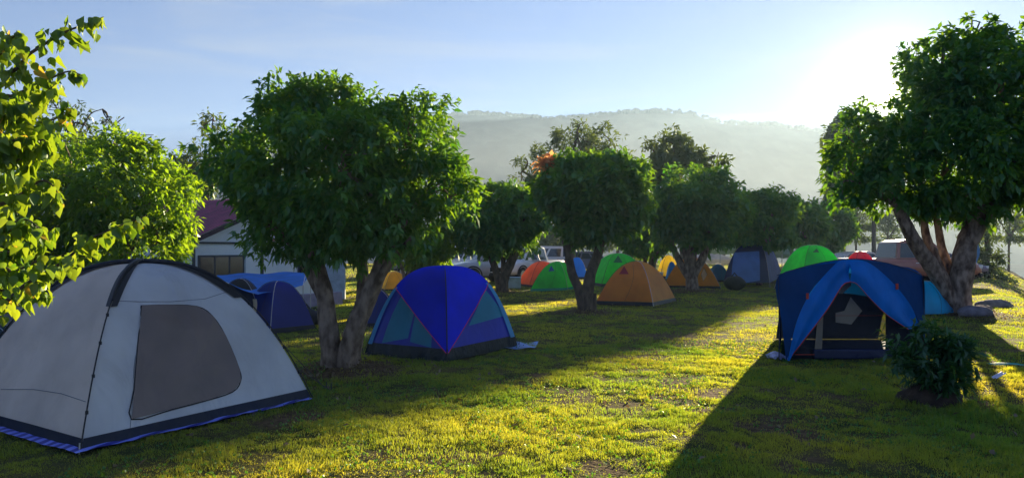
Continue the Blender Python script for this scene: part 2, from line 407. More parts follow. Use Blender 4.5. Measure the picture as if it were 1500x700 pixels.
def tree(label, basepx, limbs, lobes, nclus, nper, L, W, leaf='leaf', bark='bark', name='broadleaf_tree', cat='tree', group=None, d=None,
         droop=.5, rough=.22, shell=.55, extra=None, seed=1, base_z=None, holes=.4):
    """limbs: [[(px,py,dd)...], r0px, r1px]; lobes: (px,py,rxpx,rypx,ddepth,rdepth_px) all measured at the tree's own distance"""
    rng = np.random.default_rng(seed)
    g = G(*basepx) if d is None else Vector(((basepx[0] - 750) / F * d, d, 0))
    D = g.y
    bz = float(height(g.x, g.y)) if base_z is None else base_z
    root = thing(name, label, cat, (g.x, g.y, bz), group=group)
    mb = MB()
    for pts, r0, r1 in limbs:
        w = [P(a, b, D) + Vector((0, c, 0)) for a, b, c in pts]
        if abs(w[0].z - bz) < .5: w[0].z = bz - .06
        limb(mb, w, r0 / F * D, r1 / F * D, 10 if D < 22 else 7)
    Lw = []
    for (a, b, rx, ry, dd, rd) in lobes:
        c = P(a, b, D); Lw.append((c.x, c.y + dd, c.z, rx / F * D, rd / F * D, ry / F * D))
    # twigs from the limb tips out into the lobes
    tips = [P(*[q for q in l[0][-1][:2]], D) + Vector((0, l[0][-1][2], 0)) for l in limbs]
    r = random.Random(seed)
    for q in Lw:
        c = Vector(q[:3]); t = min(tips, key=lambda a: (a - c).length)
        for _ in range(4 if D < 25 else 2):
            u = Vector((r.gauss(0, 1), r.gauss(0, 1), r.gauss(.3, 1))).normalized()
            e = c + Vector((u.x * q[3], u.y * q[4], u.z * q[5])) * .75
            mid = (t + c) / 2 + Vector((r.uniform(-.1, .1), r.uniform(-.1, .1), r.uniform(0, .15))) * D * .02
            tw_ = .0030 if leaf not in ('leaf_far',) else .0011
            limb(mb, [t, mid, c.lerp(e, .4), e], tw_ * D, .0005 * D, 5, 0)
    mb.build('trunk', M[bark], root, world=True)
    p, out = crown_points(Lw, nclus, rng, rough, shell)
    if holes and D < 60 and leaf != 'leaf_far':
        nz = np.sin(p[:, 0] * 9.1 / (D / 17) + seed) * np.sin(p[:, 2] * 9.7 / (D / 17) + p[:, 1] * 3) ; kp = nz < 1 - holes; p = p[kp]; out = out[kp]
    V, rn = leaf_quads(p, out, nper, L, W, droop, rng=rng)
    np_mesh('crown', V, np.arange(len(V)).reshape(-1, 4), M[leaf], root, attr={'rnd': rn})
    if extra:
        for (lb, nc, lm, nm) in extra:
            Le = []
            for (a, b, rx, ry, dd, rd) in lb:
                c = P(a, b, D); Le.append((c.x, c.y + dd, c.z, rx / F * D, rd / F * D, ry / F * D))
            p, out = crown_points(Le, nc, rng, rough, .2)
            V, rn = leaf_quads(p, out, nper, L, W, droop - .6 if lm == 'leaf_red' else droop, rng=rng)
            np_mesh(nm, V, np.arange(len(V)).reshape(-1, 4), M[lm], root, attr={'rnd': rn})
    return root

# big tree in front, left of the blue tent
tree('large rounded tree with several leaning trunks between the grey tent and the royal blue tent', (497, 545),
     [([(487, 545, 0), (484, 505, 0), (478, 460, .05), (470, 420, .1), (462, 385, .1), (440, 340, .1)], 17, 8),
      ([(482, 470, .1), (460, 430, .25), (436, 385, .3), (415, 355, .3), (380, 320, .3)], 9, 5),
      ([(505, 545, 0), (515, 500, -.05), (533, 455, -.1), (552, 410, -.1), (570, 370, -.1), (590, 320, 0)], 17, 9),
      ([(510, 520, .2), (519, 470, .35), (520, 420, .5), (516, 370, .5), (510, 320, .4)], 11, 7),
      ([(540, 440, -.1), (575, 385, -.3), (610, 350, -.4)], 8, 4),
      ([(478, 555, -.1), (495, 540, 0), (520, 552, .1)], 12, 10)],
     [(500, 290, 135, 92, 0, 130), (405, 250, 92, 78, .1, 100), (328, 228, 52, 40, .2, 60), (455, 185, 92, 68, .1, 90), (455, 142, 62, 34, 0, 50),
      (590, 215, 84, 68, 0, 90), (640, 270, 62, 50, 0, 75), (600, 172, 52, 30, .1, 50), (560, 320, 90, 55, -.3, 80), (405, 330, 42, 40, -.1, 60),
      (670, 285, 38, 26, 0, 40), (450, 345, 80, 42, 0, 70), (500, 250, 110, 70, -.9, 80)],
     5000, 9, .125, .05, seed=3, rough=.26)
# yellow green tree behind the grey tent
tree('bright yellow-green rounded tree directly behind the grey tent', (150, 0),
     [([(150, 487, 0), (148, 420, 0), (150, 360, 0), (155, 310, 0)], 12, 7), ([(150, 430, 0), (120, 370, 0), (90, 320, 0)], 8, 5), ([(150, 430, 0), (190, 370, -.1), (215, 320, -.1)], 8, 5)],
     [(170, 290, 105, 80, 0, 100), (110, 260, 75, 65, 0, 80), (185, 235, 62, 42, 0, 70), (225, 290, 55, 62, -.2, 60), (200, 350, 78, 52, -.2, 70), (60, 330, 90, 80, 0, 90), (40, 270, 60, 60, .3, 60), (10, 380, 90, 70, 0, 80), (240, 350, 26, 36, 0, 40)],
     4200, 8, .16, .058, leaf='leaf_bright', d=13.6, seed=5)
# right big tree
tree('tallest tree at the right with thick forked pale trunk beside the open-fronted tent', (1405, 462),
     [([(1402, 462, 0), (1405, 420, 0), (1412, 380, 0), (1425, 340, .1), (1440, 300, .1)], 19, 11),
      ([(1395, 455, 0), (1378, 410, 0), (1350, 375, -.1), (1325, 340, -.2), (1308, 305, -.2)], 14, 7),
      ([(1395, 440, .1), (1388, 395, .3), (1374, 355, .4), (1366, 310, .4), (1362, 260, .4)], 8, 4),
      ([(1408, 420, .1), (1400, 370, .5), (1396, 330, .6), (1385, 270, .6)], 7, 4),
      ([(1415, 370, 0), (1450, 310, 0), (1475, 270, 0)], 9, 6)],
     [(1405, 232, 104, 90, 0, 115), (1288, 235, 66, 54, 0, 75), (1260, 212, 46, 56, 0, 60), (1240, 252, 32, 50, 0, 45), (1425, 135, 100, 72, 0, 105), (1385, 88, 58, 38, 0, 70), (1462, 84, 62, 42, 0, 70),
      (1500, 190, 90, 90, 0, 105), (1540, 120, 70, 70, 0, 80), (1305, 275, 70, 30, -.2, 65), (1490, 272, 75, 38, 0, 80), (1560, 270, 60, 50, 0, 60), (1620, 200, 90, 110, 0, 110), (1600, 310, 80, 50, 0, 90), (1690, 260, 70, 80, 0, 90), (1430, 44, 48, 18, 0, 40), (1350, 205, 60, 52, 0, 75), (1400, 292, 80, 34, 0, 70)],
     7000, 9, .21, .10, seed=9, droop=.4, rough=.2)
# middle trees
tree('round dark tree with orange new leaves on its crown, before the orange dome tent', (858, 460), bark='bark_dark', limbs=
     [([(860, 462, 0), (860, 430, 0), (866, 400, 0), (876, 370, 0), (885, 330, 0)], 10, 6), ([(856, 455, 0), (848, 425, 0), (838, 400, 0), (832, 370, 0), (825, 335, 0)], 8, 5), ([(868, 452, 0), (872, 430, .1)], 6, 3)],
     lobes=[(868, 282, 74, 44, 0, 75), (822, 276, 38, 34, 0, 45), (902, 258, 50, 30, 0, 50), (926, 296, 32, 34, 0, 36), (850, 248, 48, 22, 0, 45), (868, 325, 50, 32, 0, 50), (905, 322, 30, 26, -.1, 30), (838, 335, 22, 24, 0, 24)],
     nclus=2900, nper=8, L=.20, W=.10, seed=12, droop=.35, extra=[([(803, 238, 14, 8, .2, 18), (820, 230, 5, 8, .2, 10)], 34, 'leaf_red', 'new_leaves')])
tree('round dark tree growing in front of the parked cars, behind the royal blue tent', (735, 430), bark='bark_dark', limbs=
     [([(736, 432, 0), (738, 405, 0), (748, 385, 0), (756, 365, 0)], 9, 6), ([(733, 428, 0), (727, 400, 0), (720, 378, 0), (712, 355, 0)], 6, 4), ([(736, 410, .1), (737, 380, .1), (738, 350, .1)], 4, 3)],
     lobes=[(732, 325, 66, 46, 0, 65), (700, 335, 42, 36, 0, 45), (735, 292, 42, 24, 0, 45), (770, 320, 32, 36, 0, 40), (738, 350, 44, 18, 0, 42)],
     nclus=1900, nper=8, L=.25, W=.125, seed=14, droop=.35)
tree('round tree before the far orange tent, left of the tall navy tent', (1012, 427),
     [([(1014, 430, 0), (1013, 405, 0), (1010, 385, 0), (1004, 360, 0)], 10, 6), ([(1008, 405, 0), (996, 385, 0), (985, 360, 0)], 6, 4), ([(1016, 402, 0), (1028, 380, 0), (1036, 355, 0)], 7, 5), ([(1014, 395, .1), (1018, 360, .1)], 6, 5)],
     [(1020, 310, 72, 52, 0, 70), (985, 300, 42, 40, 0, 45), (1050, 300, 40, 38, 0, 45), (1020, 268, 50, 24, 0, 45), (1016, 344, 46, 20, 0, 44)],
     2200, 8, .26, .13, seed=17, droop=.35)
grp = 'row of rounded trees at the far side of the lawn'
far = [('rounded tree directly above the tall navy tent', 1112, 31, [(1118, 318, 50, 38, 0, 48), (1095, 325, 32, 30, 0, 36), (1135, 292, 32, 20, 0, 34), (1120, 348, 50, 18, 0, 44)], 21, 1300),
       ('rounded yellow-edged tree in the far row, second from its right end', 1168, 40, [(1175, 330, 34, 34, 0, 36), (1160, 318, 24, 20, 0, 24), (1185, 310, 18, 16, 0, 20)], 22, 900),
       ('smallest rounded tree ending the far row at the right', 1214, 46, [(1215, 330, 30, 34, 0, 32), (1205, 345, 32, 22, 0, 30), (1225, 312, 17, 14, 0, 18)], 23, 900),
       ('half-hidden rounded tree behind the green tent and the orange dome tent', 952, 34, [(945, 345, 40, 32, 0, 40), (925, 330, 26, 26, 0, 28), (962, 350, 24, 20, 0, 24)], 24, 900),
       ('small light green tree seen beneath the large front crown, by the yellow tent', 598, 25, [(625, 372, 40, 22, 0, 36), (610, 350, 48, 25, 0, 36), (648, 352, 22, 24, 0, 26), (575, 365, 24, 18, 0, 20)], 25, 1000)]
for lb, bx, d_, lo, sd, nc in far:
    gy = HZ + 1700 / d_
    tree(lb, (bx, 0), [([(bx, gy, 0), (bx + 1, gy - 22, 0), (bx + 4, gy - 45, 0)], 5, 3), ([(bx, gy - 12, 0), (bx - 8, gy - 32, 0), (bx - 13, gy - 50, 0)], 3, 2), ([(bx, gy - 14, 0), (bx + 9, gy - 35, 0), (bx + 15, gy - 52, 0)], 3, 2)],
         lo, nc, 8, .0085 * d_, .0044 * d_, d=d_, seed=sd, leaf='leaf' if sd != 25 else 'leaf_bright', group=grp if sd < 24 else None)
# tall airy trees behind
tree('tall airy feathery tree rising behind the rounded trees, before the mountain', (838, 0),
     [([(838, 402, 0), (838, 340, 0), (835, 290, 0), (840, 230, 0), (846, 190, 0)], 6, 2), ([(837, 310, 0), (810, 250, 0), (790, 225, 0)], 4, 1.5), ([(838, 290, 0), (870, 240, 0), (895, 210, 0)], 4, 1.5), ([(836, 330, 0), (790, 270, 0), (765, 250, 0)], 3.5, 1.5), ([(840, 300, 0), (900, 260, 0), (915, 240, 0)], 3, 1.2)],
     [(845, 205, 42, 22, 0, 40), (805, 222, 34, 17, .5, 34), (885, 205, 26, 22, -.5, 30), (850, 240, 60, 20, 0, 50), (775, 240, 24, 13, 0, 22), (765, 262, 18, 10, 0, 18), (905, 235, 26, 16, 0, 26), (850, 182, 16, 12, 0, 14), (925, 265, 22, 14, 0, 20), (830, 270, 70, 22, 0, 50)],
     1250, 6, .34, .10, leaf='leaf_far', d=42, seed=31, droop=.1, rough=.4, shell=.25, name='airy_tree', bark='bark_dark')
tree('upright loose-leaved tree behind the rounded tree beside the navy tent', (1000, 0),
     [([(1000, 408, 0), (1000, 340, 0), (995, 270, 0), (988, 215, 0)], 5, 2), ([(998, 300, 0), (1025, 245, 0), (1048, 228, 0)], 3, 1.5), ([(998, 280, 0), (965, 230, 0)], 3, 1.5), ([(1000, 290, 0), (1035, 260, 0), (1062, 238, 0)], 3, 1.2)],
     [(980, 210, 20, 22, 0, 22), (965, 230, 14, 30, 0, 18), (1000, 225, 26, 24, 0, 24), (1022, 235, 18, 18, 0, 18), (1050, 232, 14, 14, 0, 14), (1062, 238, 9, 8, 0, 9), (985, 250, 44, 22, 0, 36), (950, 215, 9, 12, 0, 10)],
     620, 7, .34, .14, leaf='leaf_far', d=37, seed=33, droop=.4, rough=.4, shell=.3, name='loose_leaved_tree', bark='bark_dark')
tree('dark tree rising behind the house roof, left of the large front crown', (300, 0),
     [([(300, 410, 0), (302, 340, 0), (305, 260, 0), (312, 175, 0)], 6, .8), ([(302, 300, 0), (280, 240, 0)], 3, 1)],
     [(290, 245, 34, 36, 0, 36), (262, 255, 22, 28, 0, 26), (312, 180, 16, 14, 0, 14), (310, 166, 12, 8, 0, 10), (298, 186, 12, 8, 0, 10), (330, 230, 50, 40, 0, 40), (270, 285, 40, 30, 0, 40)],
     800, 7, .32, .11, leaf='leaf_far', d=36, seed=35, rough=.35, shell=.3, bark='bark_dark', name='dark_tree')
tree('bare-twigged tree behind the bright yellow-green tree', (120, 0),
     [([(120, 440, 0), (118, 330, 0), (112, 240, 0), (108, 180, 0)], 6, 2), ([(112, 250, 0), (140, 205, 0), (182, 172, 0)], 2, .7), ([(112, 240, 0), (150, 200, 0), (225, 198, 0)], 1.6, .5), ([(110, 220, 0), (90, 170, 0), (70, 140, 0)], 2, .6), ([(110, 210, 0), (130, 170, 0), (150, 160, 0)], 1.4, .5), ([(112, 260, 0), (60, 220, 0), (20, 180, 0)], 2, .7)],
     [(130, 185, 26, 12, 0, 24), (160, 178, 14, 10, 0, 14), (100, 165, 34, 18, 0, 30), (60, 160, 34, 30, 0, 30), (110, 215, 60, 26, 0, 50), (20, 180, 40, 40, 0, 40)],
     420, 6, .18, .07, leaf='leaf_far', d=22, seed=37, rough=.5, shell=.2, bark='bark_dark', name='bare_twigged_tree')
# misty trees beyond the embankment and around the camp
tree('misty conical tree beyond the big right trunk', (1446, 0),
     [([(1446, 470, 0), (1446, 400, 0), (1444, 340, 0)], 5, 2)], [(1443, 350, 14, 18, 0, 16), (1446, 378, 22, 18, 0, 22), (1450, 405, 28, 18, 0, 26), (1448, 430, 34, 20, 0, 30)],
     700, 7, .3, .10, leaf='leaf_far', d=38, seed=41, rough=.3, base_z=-4.5, name='conical_tree', bark='bark_dark')
tree('very tall hidden tree added for shade far behind the left lobe of the big right crown', (1236, 0),  # unseen tree, added to cast the long shade on the left lawn
     [([(1236, 379, 0), (1236, 320, 0), (1235, 250, 0), (1236, 200, 0)], 3, 1)], [(1234, 212, 22, 44, 0, 24), (1237, 255, 22, 42, 0, 24), (1232, 290, 18, 26, 0, 20)],
     1500, 8, .9, .45, leaf='leaf_far', d=100, seed=45, rough=.12, base_z=-5.0, name='shade_tree', bark='bark_dark')
mist = [(1254, 70, 22, 40, 'leftmost of the faint mist-veiled trees right of the rounded row'), (1300, 88, 30, 34, 'faint mist-veiled tree just right of the utility pole'),
        (1222, 105, 26, 30, 'faintest mist-veiled tree behind the end of the rounded row'), (1478, 62, 26, 34, 'mist-veiled tree at the right edge under the big crown'),
        (1515, 80, 40, 36, 'mist-veiled tree cut by the right edge of the view'), (1425, 95, 30, 30, 'faint mist-veiled tree seen between the forks of the big trunk')]
for k, (bx, d_, w, h, lb) in enumerate(mist):
    gy = HZ + 7000 / d_
    tree(lb, (bx, 0), [([(bx, gy, 0), (bx, 360, 0), (bx + 2, 330 - h / 2, 0)], 2.0, .8), ([(bx, 350, 0), (bx + w * .5, 330, 0)], 1.1, .5), ([(bx, 345, 0), (bx - w * .5, 325, 0)], 1.1, .5)],
         [(bx, 318, w * .7, 9, 0, w * .6), (bx + w * .4, 334, w * .6, 7, 0, w * .5), (bx - w * .5, 330, w * .5, 8, 0, w * .5), (bx + 2, 300, w * .4, 8, 0, w * .4), (bx, 350, w * .8, 6, 0, w * .5)],
         330, 6, .0055 * d_, .0022 * d_, leaf='leaf_far', d=d_, seed=50 + k, rough=.5, shell=.2, droop=.0, name='misty_tree', bark='bark_dark', group='mist-veiled trees', base_z=-5)
back = [(815, 62, 'brownish hazy tree behind the green tents, by the white marquee'), (775, 70, 'hazy tree behind the white pickup truck'), (690, 75, 'hazy tree behind the silver car'), (1060, 75, 'hazy tree behind the pale green marquees'), (905, 80, 'hazy tree glimpsed behind the yellow marquee'),
        (560, 60, 'hazy tree behind the yellow tent on the left'), (495, 58, 'hazy tree right of the white house')]
for k, (bx, d_, lb) in enumerate(back):
    gy = HZ + 1700 / d_; r = random.Random(k)
    tree(lb, (bx, 0), [([(bx, gy, 0), (bx, 365, 0), (bx, 345, 0)], 3, 1.5)], [(bx, 345, 32, 22, 0, 30), (bx + 24, 355, 24, 14, 0, 24), (bx - 24, 352, 24, 16, 0, 24)],
         500, 6, .006 * d_, .0026 * d_, leaf='leaf_far', d=d_, seed=70 + k, rough=.3, shell=.3, name='hazy_tree', bark='bark_dark', group='hazy trees behind the camp')
# dark trees closing the left background
for k, (bx, d_, lo, lb) in enumerate([(30, 24, [(30, 380, 80, 60, 0, 60), (-20, 330, 60, 60, 0, 50), (60, 430, 70, 40, 0, 50)], 'dark bushy tree low at the left edge behind the pale wall'),
                                      (232, 30, [(232, 350, 22, 36, 0, 30), (235, 300, 20, 26, 0, 22)], 'dark bushy tree between the yellow-green tree and the house')]):
    gy = HZ + 1700 / d_
    tree(lb, (bx, 0), [([(bx, gy, 0), (bx, 380, 0), (bx, 340, 0)], 6, 3)], lo, 1500, 7, .011 * d_, .0045 * d_, d=d_, seed=90 + k, name='bushy_tree', bark='bark_dark')

# the tall tree hidden by the big right crown shades the left of the lawn
# (it is added for that shade, among the misty trees above)

# shrub with soil mound
def shrub():
    g = G(1368, 592); bz = float(height(g.x, g.y))
    root = thing('leafy_shrub', 'dark green leafy shrub on a low earth mound, before the open-fronted tent', 'shrub', (g.x, g.y, bz))
    mb = MB(); D = g.y
    for e in ((1330, 505), (1350, 480), (1375, 490), (1400, 510), (1365, 520), (1345, 540), (1395, 545)):
        limb(mb, [P(1368, 588, D), P((1368 + e[0]) / 2, (560 + e[1]) / 2, D), P(e[0], e[1], D) + Vector((0, random.uniform(-.2, .2), 0))], .014, .004, 6)
    mb.build('stem', M['bark_dark'], root, world=True)
    rng = np.random.default_rng(5)
    Lw = []
    for (a, b, rx, ry, dd) in ((1362, 508, 34, 20, 0), (1338, 528, 26, 16, -.1), (1398, 522, 26, 20, .05), (1328, 500, 12, 8, -.1), (1372, 545, 32, 18, 0), (1352, 482, 16, 9, 0), (1392, 492, 12, 8, .1), (1402, 556, 18, 12, 0)):
        c = P(a, b, D); Lw.append((c.x, c.y + dd, c.z, rx / F * D, rx / F * D, ry / F * D))
    p, out = crown_points(Lw, 300, rng, .9, .3)
    V, rn = leaf_quads(p, out, 8, .125, .036, .25, rng=rng)
    np_mesh('foliage', V, np.arange(len(V)).reshape(-1, 4), leafmat('leaf_shrub', (.006, .05, .018), (.02, .11, .03), (.03, .13, .01), (.14, .28, .02), trans=.3), root, attr={'rnd': rn})
    m = MB().sphere((g.x + .03, g.y + .12, bz), .30, 18, 0, (1.1, 1, .75), .10)
    tag(m.build('earth_mound', M['soil']), 'low dark earth mound at the foot of the leafy shrub', 'earth mound')
shrub()

# foreground branches reaching in from the left: trunk stands outside the frame
def heart_leaves(pts, rng, size):
    n = len(pts); prof = [(0, 0), (.14, .36), (.38, .44), (.70, .27), (1.12, 0)]
    hang = norm(rng.normal(0, .30, (n, 3)) + np.array([.08, 0, -1.0]))
    side = norm(np.cross(hang, norm(rng.normal(0, .7, (n, 3)) + np.array([0, 1, 0]))))
    nn = np.cross(hang, side); S = (size * rng.uniform(.6, 1.2, n))[:, None]; cur = rng.uniform(-.4, .4, (n, 1)); fo = rng.uniform(.1, .6, (n, 1))
    vs = []
    for t, w in prof:
        c = pts + hang * S * t + nn * S * cur * t * t
        if w == 0: vs.append(c)
        else:
            wv = rng.uniform(-.04, .04, (n, 1))
            vs += [c + side * S * w * .92 + nn * S * (w * fo + wv), c, c - side * S * w * .92 + nn * S * (w * fo - wv)]
    V = np.stack(vs, 1)     # 11 verts: 0 | 1,2,3 | 4,5,6 | 7,8,9 | 10
    idx = np.array([[0, 1, 2, 2], [0, 2, 3, 3], [1, 4, 5, 2], [2, 5, 6, 3], [4, 7, 8, 5], [5, 8, 9, 6], [7, 10, 8, 8], [8, 10, 9, 9]])
    return V.reshape(-1, 3), idx, n
def fore_tree():
    D0 = 3.3; bx = -1.05 * D0
    root = thing('overhanging_tree', 'near tree with large round leaves whose branches reach in from the left edge', 'tree', (bx, D0 + .1, 0))
    mb = MB()
    main = [Vector((bx, D0, -.1)), Vector((bx + .03, D0, .9)), Vector((bx - .05, D0, 1.7)), Vector((bx + .02, D0 + .05, 2.6)), Vector((bx, D0, 3.2))]
    limb(mb, main, .075, .035, 10)
    tw = [([(0, 108), (45, 78), (90, 50), (125, 36), (152, 25)], 3.1), ([(-10, 150), (20, 140), (60, 122), (100, 105), (122, 112)], 3.3), ([(-10, 205), (10, 195), (50, 182), (85, 172), (98, 150)], 3.2),
          ([(0, 245), (40, 225), (62, 205), (72, 220)], 3.1), ([(-5, 300), (30, 285), (60, 265), (80, 275), (90, 300)], 3.3), ([(-10, 452), (40, 415), (90, 385), (130, 352), (165, 335), (213, 316)], 3.0),
          ([(-10, 400), (20, 398), (60, 380), (98, 372)], 3.2), ([(-10, 340), (10, 330), (40, 322), (62, 340)], 3.0), ([(-20, 420), (0, 425), (40, 425), (72, 432)], 3.3), ([(-10, 80), (10, 62), (22, 52), (25, 45)], 3.4),
          ([(-10, 170), (15, 160), (45, 150), (80, 125)], 3.0), ([(-10, 270), (25, 262), (40, 240)], 3.4), ([(-10, 370), (30, 362), (55, 350), (85, 330)], 3.35), ([(-20, 230), (0, 210), (30, 205), (50, 200)], 3.0)]
    pts = []; r = random.Random(4)
    for poly, d in tw:
        a = min(main, key=lambda q: abs(q.z - P(*poly[0], d).z - (-.3)))
        w = [P(x, y, d) for x, y in poly]
        w = [a, (a + w[0]) / 2 + Vector((0, 0, .05))] + w
        sp = smooth_path(w, 8); k = len(sp)
        mb.tube(sp, [.014 - .0125 * i / (k - 1) for i in range(k)], 6)
        L = sum((sp[i + 1] - sp[i]).length for i in range(k - 1))
        n = int(L / .019); acc = 0
        for q in range(n):
            t = (q + .5) / n; i = min(int(t * (k - 1)), k - 2); c = sp[i].lerp(sp[i + 1], t * (k - 1) - i)
            for _ in range(1 if t > .8 else (r.choice((1, 2, 2)))):
                off = Vector((r.gauss(0, .026), r.gauss(0, .05), r.gauss(-.012, .022)))
                if t > .85: off *= .3
                pts.append(tuple(c + off))
    mb.build('branch', M['bark_dark'], root, world=True)
    rng = np.random.default_rng(8)
    pts = np.array(pts); rng.shuffle(pts)
    ny = int(len(pts) * .03)
    for nm, q, m in (('foliage', pts[ny:], 'leaf_big'), ('yellowed_leaves', pts[:ny], 'leaf_yellow')):
        V, idx, n = heart_leaves(q, rng, .056)
        fs = (np.arange(n)[:, None, None] * 11 + idx[None]).reshape(-1, 4)
        tri = fs[fs[:, 2] == fs[:, 3]][:, :3]; quad = fs[fs[:, 2] != fs[:, 3]]
        allq = [tuple(t) for t in tri] + [tuple(t) for t in quad]
        me = bpy.data.meshes.new(nm); me.from_pydata((V - np.array(root.location)).tolist(), [], [[int(a) for a in f] for f in allq]); me.materials.append(M[m])
        me.polygons.foreach_set('use_smooth', [True] * len(allq))
        at = me.attributes.new('rnd', 'FLOAT', 'POINT'); at.data.foreach_set('value', np.repeat(rng.random(n), 11).astype(np.float32))
        o = bpy.data.objects.new(nm, me); COL.objects.link(o); o.parent = root
fore_tree()

# ------------------------------------------------------------------ tents
class Dome:
    """crossed-pole dome on four ground corners; surf(e,u,v) is the cloth between two poles"""
    def __init__(s, cs, H, n=2.6, sag=.04, z0=0.0):
        s.c = [Vector((c[0], c[1], 0)) for c in cs]; s.m = sum(s.c, Vector()) / 4; s.H = H; s.n = n; s.sag = sag; s.z0 = z0; s.fold = .013
    def surf(s, e, u, v, off=0.0):
        r = 1 - v; A = s.c[e]; B = s.c[(e + 1) % 4]
        a = s.m + (A - s.m) * r; b = s.m + (B - s.m) * r
        p = a.lerp(b, u)
        k = s.sag * 4 * u * (1 - u) * math.sin(math.pi * min(1, v * 1.1 + .05)) if v < .95 else 0
        p = p + (s.m - p) * k * .8
        w = s.fold * (math.sin(u * 11 + v * 17 + e * 2.3) * .6 + math.sin(u * 23 - v * 9 + e) * .4 + math.sin(u * 5 + v * 31) * .25) * math.sin(math.pi * min(1, max(0, v))) * min(1, 8 * u * (1 - u))
        p = p + (s.m - p) * w
        z = s.H * (1 - r ** s.n)
        q = Vector((p.x, p.y, z + s.z0))
        if off:
            t = (B - A).normalized(); no = Vector((t.y, -t.x, 0))
            if no.dot((A + B) / 2 - s.m) < 0: no = -no
            sl = s.H * s.n * r ** (s.n - 1); L = ((A + B) / 2 - s.m).length
            nv = (no * sl + Vector((0, 0, L))).normalized(); q = q + nv * off
        return q
    def inv(s, e, px, py):
        best = None
        def err(u, v):
            p = s.surf(e, u, v); return (750 + p.x / p.y * F - px) ** 2 + (HZ - (p.z - EYE) / p.y * F - py) ** 2
        g = [(err(i / 24, j / 24), i / 24, j / 24) for i in range(25) for j in range(25)]
        _, u, v = min(g); st = 1 / 24
        for _ in range(12):
            c = [(err(min(1, max(0, u + a * st)), min(1, max(0, v + b * st))), min(1, max(0, u + a * st)), min(1, max(0, v + b * st))) for a in (-1, 0, 1) for b in (-1, 0, 1)]
            e0, u, v = min(c); st *= .6
        return u, v
    def pole(s, i, off=.0):
        """half poles i -> apex -> i+2"""
        out = []
        for k in range(21): 
            v = k / 20; q = s.surf(i, 0, v); out.append(q)
        for k in range(19, -1, -1): out.append(s.surf((i + 2) % 4, 0, k / 20))
        d = []
        for q in out:
            w = (q - s.m); w.z = max(.05, q.z) ; d.append(q + w.normalized() * off)
        return d
    def panel(s, mb, e, v0=0, v1=1, off=0, nu=14, nv=18, mi=0, u0=0, u1=1):
        return mb.grid(lambda a, b: s.surf(e, u0 + (u1 - u0) * a, v0 + (v1 - v0) * b, off), nu, nv, mi)
    def poly(s, mb, e, pts, off=.006, nu=8, nv=14, mi=0, px=True, rnd=0, rip=0):
        uv = [s.inv(e, *p) for p in pts] if px else list(pts)
        if rnd:
            for _ in range(rnd):
                uv = [q for a, b in zip(uv, uv[1:] + uv[:1]) for q in ((a[0] * .75 + b[0] * .25, a[1] * .75 + b[1] * .25), (a[0] * .25 + b[0] * .75, a[1] * .25 + b[1] * .75))]
        v0 = min(p[1] for p in uv); v1 = max(p[1] for p in uv)
        def span(v):
            xs = []
            for (a, b), (c, d) in zip(uv, uv[1:] + uv[:1]):
                if (b - v) * (d - v) <= 0 and abs(b - d) > 1e-9: xs.append(a + (c - a) * (v - b) / (d - b))
            return (min(xs), max(xs)) if xs else (uv[0][0], uv[0][0])
        def fn(a, b):
            v = v0 + (v1 - v0) * min(1 - 1e-5, max(1e-5, b)); lo, hi = span(v); return s.surf(e, lo + (hi - lo) * a, v, off + rip * (1 + math.sin(a * 7 + b * 15 + 1.5 * math.sin(a * 5)) * math.sin(math.pi * a) * math.sin(math.pi * b)))
        mb.grid(fn, nu, nv, mi)
        return [s.surf(e, u, v, off) for u, v in uv]
def inset_pt(D, off): pass
def seam(mb, path, r, closed=False, n=5):
    p = list(path) + ([path[0]] if closed else [])
    mb.tube(p, r, n)
def peg_line(root, a, b, mat='rope', r=.004):
    m = MB(); m.tube([a, b], r, 5); m.tube([b + Vector((0, 0, .09)), b - Vector((0, 0, .05))], .006, 5)
    return m.build('guy_line', M[mat], root, world=True)

